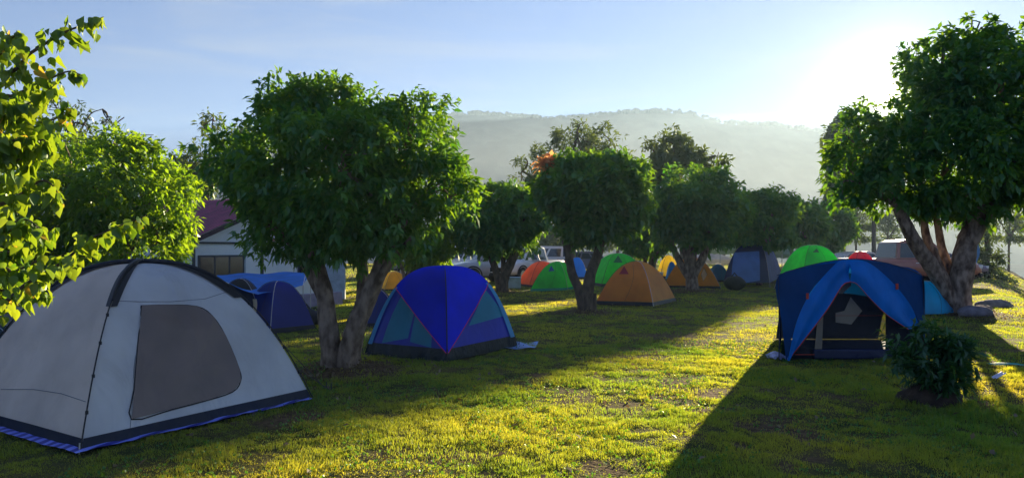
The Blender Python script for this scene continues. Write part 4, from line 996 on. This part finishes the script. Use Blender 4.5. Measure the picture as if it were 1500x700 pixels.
# pale terrace wall at far left
def terrace():
    root = thing('terrace_wall', 'long pale low wall with white rails at the left edge', 'wall', (-10, 14, 0))
    a, b = Vector((-16, 15.5, 0)), Vector((-6.6, 12.9, 0)); d = (b - a).normalized(); n = Vector((-d.y, d.x, 0)); ang = math.atan2(d.y, d.x); mid = (a + b) / 2; L = (b - a).length
    mb = MB(); mb.box((mid.x, mid.y, .17), (L, .3, .40), rz=ang); mb.build('base', pmat('concrete', (.34, .31, .29), .9, bump=.3), root, world=True, bevel=.01)
    for z in (.46, .62):
        mb = MB(); mb.box((mid.x, mid.y, z), (L, .06, .07), rz=ang); mb.build('rail', pmat('white_paint', (.75, .75, .75), .5), root, world=True)
    for k in range(6):
        q = a.lerp(b, k / 5 * .98 + .01); mb = MB(); mb.box((q.x, q.y, .52), (.09, .09, .32), rz=ang); mb.build('post', pmat('white_paint', (.75, .75, .75), .5), root, world=True)
terrace()
far_tent('low dark green tent at the left edge behind the grey tent', sq(-10, 9.4, 1.0, 1.0, 20), .62, [(.004, .035, .04)], 2.0, trans=.15)

# ------------------------------------------------------------------ marquees
def marquee(label, pxc, d, w, top_py, eave_py, col, l=None):
    c = Vector(((pxc - 750) / F * d, d, 0)); l = l or w; zt = EYE + (HZ - top_py) / F * d; ze = EYE + (HZ - eave_py) / F * d
    gz = min(0, float(height(c.x, c.y)))
    root = thing('marquee', label, 'marquee', (c.x, c.y, gz))
    m = cloth('marquee_cloth', col, trans=.5, gloss=.03, wr=.3)
    mb = MB(); x, y = w / 2, l / 2
    mb.add([(c.x - x, c.y - y, ze), (c.x + x, c.y - y, ze), (c.x + x, c.y + y, ze), (c.x - x, c.y + y, ze), (c.x, c.y, zt)], [(0, 1, 4), (1, 2, 4), (2, 3, 4), (3, 0, 4)]); mb.build('canopy', m, root, world=True, smooth=False)
    mb = MB()
    for (a, b, c2, d2) in ((-x, -y, x, -y), (x, -y, x, y), (x, y, -x, y), (-x, y, -x, -y)):
        mb.grid(lambda u, v: Vector((c.x + a + (c2 - a) * u, c.y + b + (d2 - b) * u, ze - .002 - v * .28 * (1 + .15 * math.sin(u * 20)))), 12, 1)
    mb.build('valance', m, root, world=True)
    for sx, sy in ((-1, -1), (1, -1), (1, 1), (-1, 1)):
        mb = MB(); mb.tube([(c.x + sx * (x - .03), c.y + sy * (y - .03), gz - .1), (c.x + sx * (x - .03), c.y + sy * (y - .03), ze)], .03, 6); mb.build('leg', M['steel'], root, world=True)
marquee('white marquee behind the green dome tent', 822, 55, 3.6, 372, 383, (.75, .72, .68))
marquee('dark green marquee left of the white one, behind the pickup truck', 790, 58, 3.2, 372, 383, (.02, .22, .12))
marquee('yellow marquee with pointed top behind the bright green tent', 930, 46, 2.4, 363, 376, (.6, .55, .08))
marquee('pale olive marquee behind the tall navy tent', 1085, 50, 4.4, 354, 366, (.38, .48, .25))
marquee('small pale green marquee between the tall navy tent and the vivid green tent', 1143, 52, 2.6, 360, 372, (.32, .42, .25))
marquee('white marquee glimpsed over the royal blue tent', 655, 52, 3, 372, 384, (.75, .78, .85))
marquee('grey-white marquee at the gap left of the tall navy tent', 1040, 55, 3.2, 366, 380, (.7, .66, .6))

# ------------------------------------------------------------------ cars (front along +x)
def loft(mb, secs, mi=0):
    """secs: list of closed loops with equal counts"""
    n = len(secs[0]); vs = [p for s_ in secs for p in s_]
    fs = [(i * n + j, i * n + (j + 1) % n, (i + 1) * n + (j + 1) % n, (i + 1) * n + j) for i in range(len(secs) - 1) for j in range(n)]
    fs += [tuple(range(n))[::-1], tuple((len(secs) - 1) * n + j for j in range(n))]
    mb.add(vs, fs, mi)
def car(label, kind, pxc, d, yaw, col, group=None, name='parked_car', cat='car', rough=.3):
    c = Vector(((pxc - 750) / F * d, d, 0)); gz = float(height(c.x, c.y))
    root = thing(name, label, cat, (c.x, c.y, gz), math.radians(yaw), group=group)
    paint = pmat('car_paint', col, rough, var=.05, spec=.5, coat=.6); glass = pmat('car_glass', (.02, .035, .045), .06, spec=.9)
    trim = M['black']; chrome = M['steel']
    L = 2.6 if kind == 'pickup' else 2.3; Wd = .9
    if kind == 'pickup':
        body = [(-2.6, .48, .98), (-2.55, .42, 1.02), (-1.2, .38, 1.02), (-.8, .38, 1.02), (.2, .38, 1.03), (1.0, .38, 1.06), (1.6, .38, 1.05), (2.2, .40, .98), (2.5, .42, .86), (2.62, .48, .70)]
        cab = [(-.85, 1.01), (-.72, 1.62), (-.45, 1.72), (.35, 1.74), (.7, 1.66), (1.35, 1.05)]
    elif kind == 'suv':
        body = [(-2.3, .5, .95), (-2.25, .4, 1.05), (-1.2, .36, 1.06), (0, .36, 1.05), (1.0, .36, 1.06), (1.7, .38, 1.0), (2.15, .42, .9), (2.3, .48, .7)]
        cab = [(-2.2, 1.04), (-2.0, 1.62), (-1.6, 1.74), (.1, 1.76), (.5, 1.68), (1.15, 1.06)]
    else:
        body = [(-2.25, .45, .85), (-2.15, .36, .95), (-1.2, .32, .95), (0, .32, .93), (1.0, .32, .92), (1.7, .34, .84), (2.1, .36, .74), (2.25, .42, .62)]
        cab = [(-1.75, .93), (-1.15, 1.36), (-.7, 1.44), (0, 1.45), (.35, 1.38), (1.1, .92)]
    secs = []
    for x, z0, z1 in body:
        e = 1 - .10 * (abs(x) / L) ** 4; w = Wd * e; h = z1 - z0
        secs.append([(x, -w * .92, z0), (x, -w, z0 + h * .2), (x, -w, z0 + h * .62), (x, -w * .95, z0 + h * .86), (x, -w * .82, z1), (x, w * .82, z1), (x, w * .95, z0 + h * .86), (x, w, z0 + h * .62), (x, w, z0 + h * .2), (x, w * .92, z0)])
    mb = MB(); loft(mb, secs); bo = mb.build('body', paint, root, bevel=.015)
    # cabin
    n = len(cab); top = max(z for _, z in cab); zb = cab[0][1]
    wat = lambda z: Wd * (.86 - .16 * (z - zb) / (top - zb))
    mb = MB(); v = [(x, -wat(z), z) for x, z in cab] + [(x, wat(z), z) for x, z in cab]
    mb.add(v, [tuple(range(n)), tuple(range(2 * n - 1, n - 1, -1))] + [(i + 1, i, n + i, n + i + 1) for i in range(n - 1)]); mb.build('cabin', paint, root, bevel=.02)
    # side windows
    x0, x1 = cab[0][0], cab[-1][0]; zt = top - .10; zl = zb + .05
    def xr(z): return cab[0][0] + (cab[1][0] - cab[0][0]) * (z - cab[0][1]) / (cab[1][1] - cab[0][1])
    def xf(z): return cab[-1][0] + (cab[-2][0] - cab[-1][0]) * (z - cab[-1][1]) / (cab[-2][1] - cab[-1][1])
    fz = cab[1][1] - .03
    parts = 2 if kind == 'pickup' else 3
    for sgn in (-1, 1):
        for q in range(parts):
            t0 = q / parts; t1 = (q + 1) / parts; g = .025
            def pt(t, z):
                a, b = xr(z) + .08, xf(z) - .10; return (a + (b - a) * t, sgn * (wat(z) + .006), z)
            mb = MB(); mb.add([pt(t0 + g, zl), pt(t1 - g, zl), pt(t1 - g, fz), pt(t0 + g, fz)], [(0, 1, 2, 3)]); mb.build('side_window', glass, root, smooth=False)
    for (xa, za), (xb, zb2), nm in ((cab[-1], cab[-2], 'windscreen'), (cab[0], cab[1], 'rear_window')):
        o = .01 if nm == 'windscreen' else -.01
        def wp(t, s_): z = za + (zb2 - za) * t; return (xa + (xb - xa) * t + o, s_ * (wat(z) - .07), z + .006)
        mb = MB(); mb.add([wp(.08, -1), wp(.08, 1), wp(.93, 1), wp(.93, -1)], [(0, 1, 2, 3)]); mb.build(nm, glass, root, smooth=False)
    if kind == 'pickup':
        mb = MB(); mb.box((-1.72, 0, 1.023), (1.55, 1.35, .01)); mb.build('load_bed', trim, root)
    wx = (L * .60, -L * .58); wr = .37 if kind != 'car' else .32
    for x in wx:
        for sgn in (-1, 1):
            mb = MB(); mb.tube([(x, sgn * (Wd - .22), wr), (x, sgn * (Wd - .18), wr), (x, sgn * (Wd + .0), wr), (x, sgn * (Wd + .015), wr)], [wr * .9, wr, wr, wr * .88], 20)
            wh = mb.build('wheel', M['rubber'], root)
            mb = MB(); mb.tube([(x, sgn * (Wd + .0), wr), (x, sgn * (Wd + .022), wr)], [wr * .62, wr * .58], 14); mb.build('rim', chrome, wh)
            mb = MB()
            arc = [(x + (wr + .07) * math.cos(a), sgn * (Wd + .006), wr + (wr + .07) * math.sin(a)) for a in [math.pi * k / 12 for k in range(13)]]; mb.tube(arc, .035, 6); mb.build('wheel_arch', trim, root)
    fx_, rx_ = body[-1][0], body[0][0]; zl = (body[-1][1] + body[-1][2]) / 2 + .06
    for sgn in (-1, 1):
        mb = MB(); mb.box((fx_ - .05, sgn * .66, zl + .06), (.16, .30, .13)); mb.build('headlight', pmat('lamp_glass', (.8, .8, .8), .1), root, bevel=.02)
        mb = MB(); mb.box((rx_ + .03, sgn * .74, .86), (.10, .18, .20)); mb.build('tail_light', pmat('tail_red', (.5, .01, .01), .2), root, bevel=.02)
        mb = MB(); mb.box((x1 - .28, sgn * (Wd + .08), zb + .1), (.12, .17, .14)); mb.build('mirror', paint, root, bevel=.02)
        mb = MB(); mb.box((-.05, sgn * (Wd * .97), .86), (.16, .03, .03)); mb.build('door_handle', chrome, root)
    mb = MB(); mb.box((fx_ - .02, 0, zl - .02), (.10, .9, .20)); mb.build('grille', trim, root, bevel=.01)
    mb = MB(); mb.box((fx_ - .05, 0, zl - .24), (.18, 1.7, .16)); mb.build('bumper', trim, root, bevel=.03)
    return root
cg = 'cars parked in the row behind the lawn'
car('silver car with a dark windscreen just right of the royal blue tent top', 'suv', 722, 33, 205, (.45, .47, .5), cg)
car('white pickup truck parked left of the green dome tent', 'pickup', 770, 34, 235, (.72, .74, .78), cg, 'pickup_truck', 'pickup truck')
car('white car half-hidden behind the top of the royal blue tent', 'suv', 672, 38, 200, (.65, .68, .75), cg)
car('dark car glimpsed left of the royal blue tent top', 'car', 625, 40, 190, (.10, .11, .14), cg)
car('white van-like car beyond the white pickup truck', 'suv', 795, 44, 190, (.7, .7, .72), cg)
pk = car('brown-red pickup truck parked behind the big right trunk', 'pickup', 1326, 30.5, 3, (.34, .10, .07), None, 'pickup_truck', 'pickup truck'); pk.scale = (1.1, 1.1, 1.17)
car('pale car behind the left end of the brown-red pickup', 'car', 1262, 40, 5, (.7, .62, .55), None)
car('purple-grey car beyond the bonnet of the brown-red pickup', 'car', 1372, 37, 0, (.12, .08, .16), None)
car('dark car between the tents, behind the thin double trunk', 'car', 862, 44, 10, (.08, .09, .14), cg)
# cool box by the cars
mb = MB(); g = G(752, 422.5); mb.box((g.x, g.y, .22), (.62, .4, .40)); mb.box((g.x, g.y, .45), (.66, .44, .05))
tag(mb.build('cool_box', pmat('coolbox', (.45, .52, .62), .5), bevel=.02), 'pale blue-grey cool box on the grass right of the double trunk by the cars', 'cool box')
g = G(966, 409); root = thing('bucket', 'white bucket on the grass between the two orange tents', 'bucket', (g.x, g.y, 0))
mb = MB(); mb.tube([(0, 0, 0), (0, 0, .36), (0, 0, .38)], [.15, .2, .21], 16); mb.build('body', pmat('white_plastic', (.75, .75, .75), .4), root)
mb = MB(); mb.tube([(.2 * math.cos(t * math.pi / 8), 0, .36 + .2 * math.sin(t * math.pi / 8)) for t in range(9)], .008, 5); mb.build('handle', M['steel'], root)
# stacked bags by the blue tent
def bag(label, px, py, s, col):
    g = G(px, py); mb = MB().sphere((g.x, g.y, s * .38), s * .5, 14, 0, (1.2, .9, .8), .05)
    mb.tube([(g.x - s * .2, g.y, s * .7), (g.x, g.y, s * .95), (g.x + s * .2, g.y, s * .7)], s * .04, 6)
    tag(mb.build('camping_bag', pmat('bag', col, .7, bump=.6, bscale=9)), label, 'bag')
bag('black camping bag beside the small dark blue tent', 449, 478, .5, (.02, .02, .025))
bag('brown camping bag right of the black one by the front trunks', 462, 474, .38, (.06, .045, .05))
bag('dark round bag on the grass before the tall navy tent', 1076, 425, .72, (.03, .035, .025))
bag('reddish camping bag just over the right shoulder of the grey tent', 340, 489, .55, (.12, .03, .02))

# rocks, litter, roots
def rock(label, px, py, sx, sy, sz, seed):
    random.seed(seed); g = G(px, py); z = float(height(g.x, g.y))
    tag(MB().sphere((g.x, g.y, z + sz * .3), 1, 16, 0, (sx, sy, sz), .09).build('rock', M['rock'], smooth=True, ang=60), label, 'rock')
rock('long mauve rock lying right of the big trunk, farther one', 1456, 449, .52, .25, .17, 2)
rock('mauve rock nearer the foot of the big right trunk', 1428, 466, .42, .25, .17, 3)
rock('low grey rock touching the big right trunk on its right side', 1440, 456, .22, .2, .1, 4)
random.seed(5)
mb = MB(); g = G(1473, 537); z = float(height(g.x, g.y)) + .05
mb.grid(lambda u, v: Vector((g.x - .22 + .44 * u, g.y - .08 + .16 * v, z - .02 + .012 * math.sin(math.pi * u) + .01 * math.sin(v * 9))), 10, 5)
tag(mb.build('plastic_sheet', pmat('teal_plastic', (.02, .28, .26), .4)), 'flat teal plastic scrap on the grass right of the shrub', 'litter')
mb = MB(); g = G(1467, 560); z = float(height(g.x, g.y)) + .05
mb.grid(lambda u, v: Vector((g.x - .1 + .2 * u, g.y - .05 + .1 * v + .1 * u, z + .05 * u + .01 * math.sin(v * 9))), 8, 5)
tag(mb.build('paper_scrap', pmat('white_paper', (.55, .55, .65), .6)), 'white paper scrap on the grass right of the shrub', 'litter')
# blue cloth hanging behind big trunk
mb = MB(); mb.grid(lambda u, v: P(1422 + 8 * u + 4 * math.sin(v * 5), 340 + 72 * v, 17.0) + Vector((0, .05 * math.sin(u * 7 + v * 9), 0)), 6, 20)
tag(mb.build('hanging_cloth', cloth('blue_hanging', (.02, .06, .20), .35, gloss=.15, rough=.3, wr=1, wscale=12)), 'narrow blue cloth hanging down the right side of the big right trunk', 'cloth')
# utility pole and wires
def upole(label, px, d, top):
    c = Vector(((px - 750) / F * d, d, 0)); gz = float(height(c.x, c.y)) - .3; zt = EYE + (HZ - top) / F * d
    root = thing('utility_pole', label, 'utility pole', (c.x, c.y, gz), group=None)
    mb = MB(); mb.tube([(c.x, c.y, gz), (c.x, c.y, zt)], [.17, .12], 10); mb.build('post', pmat('pole_wood', (.10, .08, .07), .9), root, world=True)
    mb = MB(); mb.box((c.x, c.y - .15, zt - .5), (2.0, .1, .12)); mb.build('crossarm', pmat('pole_wood', (.10, .08, .07), .9), root, world=True)
    for k in (-.9, 0, .9):
        mb = MB(); mb.tube([(c.x + k, c.y - .15, zt - .44), (c.x + k, c.y - .15, zt - .25)], [.05, .03], 6); mb.build('insulator', M['steel'], root, world=True)
    return Vector((c.x, c.y - .15, zt - .28))
pa = upole('dark utility pole standing behind the brown-red pickup', 1280, 52, 268)
pb = upole('distant utility pole hidden by the rounded tree row', 1090, 88, 285)
mb = MB()
for k in (-.9, 0, .9):
    a = pa + Vector((k, 0, 0)); b = pb + Vector((k, 0, 0))
    mb.tube([a.lerp(b, t / 16) - Vector((0, 0, 1.2 * math.sin(math.pi * t / 16))) for t in range(17)], .03, 4)
tag(mb.build('power_line', M['rope']), 'thin power lines strung from the dark utility pole to the left', 'power lines')

# ------------------------------------------------------------------ grass
def blocked(x, y):
    b = np.zeros(len(x), bool)
    for D in (DA, DB):
        c = [np.array((p.x, p.y)) for p in D.c]; ins = np.ones(len(x), bool)
        for k in range(4):
            a = c[k]; e = c[(k + 1) % 4] - a; ins &= (e[0] * (y - a[1]) - e[1] * (x - a[0])) > -.03 * np.hypot(*e)
        b |= ins
    b |= (x > 4.0 + .41 * (y - 10.2)) & (x < 6.15 + .2 * (y - 10.2)) & (y > 10.28) & (y < 12.3)
    for tx, ty, tr in TB: b |= np.hypot(x - tx, y - ty) < .22
    return b
def grass():
    rng = np.random.default_rng(21)
    def batch(r0, r1, n, hgt, wid, seg):
        a = rng.uniform(math.radians(-43), math.radians(43), n)
        r = np.sqrt(rng.uniform(r0 ** 2, r1 ** 2, n)); x = r * np.sin(a); y = r * np.cos(a)
        dt = dirt(x, y); cl = fbm(x, y, 1.6, 61, 3); cl2 = fbm(x, y, 6.0, 66, 2)
        keep = (rng.random(n) > dt * .93) & (rng.random(n) < .35 + 1.3 * sstep(.32, .62, cl * .5 + cl2 * .5)) & ~blocked(x, y) & ~((x > .69 * y + 4) & (y > 22))
        x, y, cl, cl2, r = x[keep], y[keep], cl[keep], cl2[keep], r[keep]; n = len(x)
        z = height(x, y)
        h = hgt * rng.uniform(.45, 1.25, n) * (.45 + 1.1 * sstep(.3, .75, cl * .55 + cl2 * .45)) * (1 + .55 * sstep(2.5, 5, x) * sstep(12, 8, y))
        w = wid * rng.uniform(.7, 1.4, n)
        az = rng.uniform(0, 2 * np.pi, n); lean = rng.uniform(.1, 1.1, n); la = rng.uniform(0, 2 * np.pi, n)
        s = np.stack([np.cos(az), np.sin(az), np.zeros(n)], 1); ld = np.stack([np.cos(la), np.sin(la), np.zeros(n)], 1)
        p = np.stack([x, y, z - .005], 1); up = np.array([0, 0, 1.0])
        rn = np.clip(.02 + .75 * rng.random(n) ** 1.3 + 1.5 * (fbm(x, y, .8, 91, 4) - .42), 0, 1)
        if seg == 2:
            q1 = p + up * (h * .6)[:, None] + ld * (h * lean * .25)[:, None]; q2 = p + up * (h * (1.0 - .25 * lean))[:, None] + ld * (h * lean * .8)[:, None]
            V = np.stack([p - s * (w / 2)[:, None], p + s * (w / 2)[:, None], q1 + s * (w * .42)[:, None], q1 - s * (w * .42)[:, None], q2], 1).reshape(-1, 3)
            b = np.arange(n)[:, None] * 5
            T = np.concatenate([b + np.array([[0, 1, 2]]), b + np.array([[0, 2, 3]]), b + np.array([[3, 2, 4]])])
            return V, T, np.repeat(rn, 5)
        q2 = p + up * (h * (1 - .3 * lean))[:, None] + ld * (h * lean * .6)[:, None]
        V = np.stack([p - s * (w / 2)[:, None], p + s * (w / 2)[:, None], q2], 1).reshape(-1, 3)
        return V, np.arange(3 * n).reshape(-1, 3), np.repeat(rn, 3)
    Vs, Ts, Rs = [], [], []; o = 0
    for args in ((3.6, 7.5, 330000, .034, .0036, 2), (7.5, 12, 330000, .038, .0055, 2), (12, 20, 280000, .042, .010, 1), (20, 34, 230000, .048, .018, 1), (34, 70, 150000, .06, .04, 1)):
        V, T, R_ = batch(*args); Vs.append(V); Ts.append(T + o); Rs.append(R_); o += len(V)
    V = np.concatenate(Vs); T = np.concatenate(Ts)
    g = np_mesh('grass', V, T, M['grass'], attr={'rnd': np.concatenate(Rs)})
    tag(g, 'short mown lawn grass covering the camp ground', 'grass', kind='stuff')
    # broad weeds / clover leaves in the lawn
    n = 16000; a = rng.uniform(math.radians(-43), math.radians(43), n); r = np.sqrt(rng.uniform(3.6 ** 2, 13 ** 2, n)); x = r * np.sin(a); y = r * np.cos(a)
    k = (fbm(x, y, 1.1, 77, 3) > .52) & ~blocked(x, y); x, y = x[k], y[k]; n = len(x)
    p = np.stack([x, y, height(x, y) + .02], 1); V, rn = leaf_quads(p, np.tile([0, 0, 1.0], (n, 1)), 3, .028, .018, -.3, rng=rng)
    tag(np_mesh('weeds', V, np.arange(len(V)).reshape(-1, 4), M['leaf'], attr={'rnd': rn}), 'small broad-leaved weeds mixed into the lawn', 'weeds', kind='stuff')
    # fallen leaves
    pts = []
    for tx, ty, tr in TB:
        m_ = 420; q = rng.normal(0, 1, (m_, 2)) * tr * .75; pts.append(np.stack([tx + q[:, 0], ty + q[:, 1]], 1))
    q = np.stack([rng.uniform(-6, 9, 900), rng.uniform(4.5, 22, 900)], 1); pts.append(q); q = np.vstack(pts)
    q = q[~blocked(q[:, 0], q[:, 1])]; n = len(q)
    p = np.stack([q[:, 0], q[:, 1], height(q[:, 0], q[:, 1]) + .028], 1); V, rn = leaf_quads(p, np.tile([0, 0, .2], (n, 1)), 1, .075, .038, .05, rng=rng)
    tag(np_mesh('fallen_leaves', V, np.arange(len(V)).reshape(-1, 4), M['dry'], attr={'rnd': rn}), 'dry brown fallen leaves scattered under the trees', 'fallen leaves', kind='stuff')
grass()

# ------------------------------------------------------------------ haze
HAZE = .00052
hz = MB().box((0, 490, 62.5), (3400, 1400, 165))
haze = hz.build('haze', None, smooth=False) if False else None
me = bpy.data.meshes.new('haze'); me.from_pydata(hz.v, [], hz.f)
m, nt, out = mat_new('haze_volume')
pv = N(nt, 'ShaderNodeVolumePrincipled'); pv.inputs['Density'].default_value = HAZE; pv.inputs['Color'].default_value = (.50, .72, 1.0, 1); pv.inputs['Anisotropy'].default_value = .3
nt.links.new(pv.outputs[0], out.inputs['Volume']); me.materials.append(m)
haze = bpy.data.objects.new('haze', me); COL.objects.link(haze); tag(haze, kind='stuff', label='thin pale morning haze filling the valley', cat='haze')

mb = MB().sphere((70, 262, -10), 1, 48, 0, (420, 185, 52))
me = bpy.data.meshes.new('mist_bank'); me.from_pydata(mb.v, [], mb.f)
m, nt, out = mat_new('mist_volume'); pv = N(nt, 'ShaderNodeVolumePrincipled'); pv.inputs['Density'].default_value = .0007; pv.inputs['Color'].default_value = (.70, .85, 1.0, 1); pv.inputs['Anisotropy'].default_value = .4
nt.links.new(pv.outputs[0], out.inputs['Volume']); me.materials.append(m)
o = bpy.data.objects.new('mist_bank', me); COL.objects.link(o); tag(o, kind='stuff', label='bright low mist bank lying in the valley before the mountain', cat='mist')

# ------------------------------------------------------------------ light
SUN_EL, SUN_AZ = math.radians(11.2), math.radians(28.7)
sd = Vector((math.sin(SUN_AZ) * math.cos(SUN_EL), math.cos(SUN_AZ) * math.cos(SUN_EL), math.sin(SUN_EL)))
w = bpy.data.worlds.new('World'); sc.world = w; w.use_nodes = True; nt = w.node_tree; nt.nodes.clear()
sky = N(nt, 'ShaderNodeTexSky', sky_type='NISHITA'); sky.sun_disc = False; sky.sun_elevation = SUN_EL; sky.sun_rotation = SUN_AZ; sky.altitude = 500; sky.air_density = 1.0; sky.dust_density = .25; sky.ozone_density = 3.0
bg = N(nt, 'ShaderNodeBackground'); bg.inputs['Strength'].default_value = .050; wo = N(nt, 'ShaderNodeOutputWorld')
tn = N(nt, 'ShaderNodeMix', data_type='RGBA', blend_type='MULTIPLY'); tn.inputs['Factor'].default_value = 1; tn.inputs['B'].default_value = (.67, .79, 1.22, 1)
gm = N(nt, 'ShaderNodeGamma'); gm.inputs['Gamma'].default_value = .66; nt.links.new(sky.outputs[0], gm.inputs['Color'])
nt.links.new(gm.outputs['Color'], tn.inputs['A']); tcc = N(nt, 'ShaderNodeTexCoord'); mpc = N(nt, 'ShaderNodeMapping'); mpc.inputs['Scale'].default_value = (1.2, 2.0, 9); mpc.inputs['Rotation'].default_value = (.1, .22, .3)
cn = N(nt, 'ShaderNodeTexNoise'); cn.inputs['Scale'].default_value = 2.2; cn.inputs['Detail'].default_value = 7; cn.inputs['Distortion'].default_value = .5
nt.links.new(tcc.outputs['Generated'], mpc.inputs['Vector']); nt.links.new(mpc.outputs['Vector'], cn.inputs['Vector'])
cm = N(nt, 'ShaderNodeMapRange', interpolation_type='SMOOTHSTEP'); cm.inputs['From Min'].default_value = .48; cm.inputs['From Max'].default_value = .78; cm.inputs['To Max'].default_value = .38
nt.links.new(cn.outputs['Fac'], cm.inputs['Value'])
cx_ = N(nt, 'ShaderNodeMix', data_type='RGBA'); cx_.inputs['B'].default_value = (2.6, 2.7, 2.9, 1); nt.links.new(cm.outputs['Result'], cx_.inputs['Factor']); nt.links.new(tn.outputs['Result'], cx_.inputs['A']); nt.links.new(cx_.outputs['Result'], bg.inputs['Color']); nt.links.new(bg.outputs[0], wo.inputs['Surface'])
# disc and aureole of the low sun itself
tc = N(nt, 'ShaderNodeTexCoord'); dt = N(nt, 'ShaderNodeVectorMath', operation='DOT_PRODUCT'); dt.inputs[1].default_value = sd
nt.links.new(tc.outputs['Generated'], dt.inputs[0])
ac = N(nt, 'ShaderNodeMath', operation='ARCCOSINE'); nt.links.new(dt.outputs['Value'], ac.inputs[0])
dm = N(nt, 'ShaderNodeMapRange', interpolation_type='SMOOTHSTEP'); dm.inputs['From Min'].default_value = .016; dm.inputs['From Max'].default_value = .004; dm.inputs['To Max'].default_value = 1
nt.links.new(ac.outputs[0], dm.inputs['Value'])
b2 = N(nt, 'ShaderNodeBackground'); b2.inputs['Color'].default_value = (1, .86, .6, 1)
ml = N(nt, 'ShaderNodeMath', operation='MULTIPLY'); ml.inputs[1].default_value = 14; nt.links.new(dm.outputs[0], ml.inputs[0])
acc = ml.outputs[0]
for fall, amp in ((.022, 1.4), (.06, .12)):
    e1 = N(nt, 'ShaderNodeMath', operation='MULTIPLY'); e1.inputs[1].default_value = -1 / fall; nt.links.new(ac.outputs[0], e1.inputs[0])
    e2 = N(nt, 'ShaderNodeMath', operation='EXPONENT'); nt.links.new(e1.outputs[0], e2.inputs[0])
    e3 = N(nt, 'ShaderNodeMath', operation='MULTIPLY_ADD'); e3.inputs[1].default_value = amp; nt.links.new(e2.outputs[0], e3.inputs[0]); nt.links.new(acc, e3.inputs[2]); acc = e3.outputs[0]
nt.links.new(acc, b2.inputs['Strength'])
ad = N(nt, 'ShaderNodeAddShader'); nt.links.new(bg.outputs[0], ad.inputs[0]); nt.links.new(b2.outputs[0], ad.inputs[1]); nt.links.new(ad.outputs[0], wo.inputs['Surface'])
sl = bpy.data.lights.new('sun', 'SUN'); sl.energy = 5; sl.angle = math.radians(.5); sl.color = (1, .80, .50)
so = bpy.data.objects.new('sun', sl); COL.objects.link(so); so.rotation_euler = (-sd).to_track_quat('-Z', 'Y').to_euler(); so.location = (0, 0, 30)

cam = bpy.data.cameras.new('camera'); cam.lens = 24; cam.sensor_width = 36; cam.shift_y = (HZ - 350) / 1500; cam.clip_end = 8000; cam.clip_start = .05
co = bpy.data.objects.new('camera', cam); COL.objects.link(co); co.location = (0, 0, EYE); co.rotation_euler = (math.radians(90), 0, 0); sc.camera = co
sc.view_settings.view_transform = 'Standard'; sc.view_settings.look = 'None'; sc.view_settings.gamma = 1; sc.view_settings.exposure = 2.1; sc.view_settings.use_curve_mapping = False
sc.render.resolution_x = 1024; sc.render.resolution_y = 477
cy = sc.cycles; cy.use_denoising = True; cy.max_bounces = 8; cy.diffuse_bounces = 3; cy.transmission_bounces = 6; cy.transparent_max_bounces = 12; cy.volume_bounces = 0; cy.sample_clamp_indirect = 6
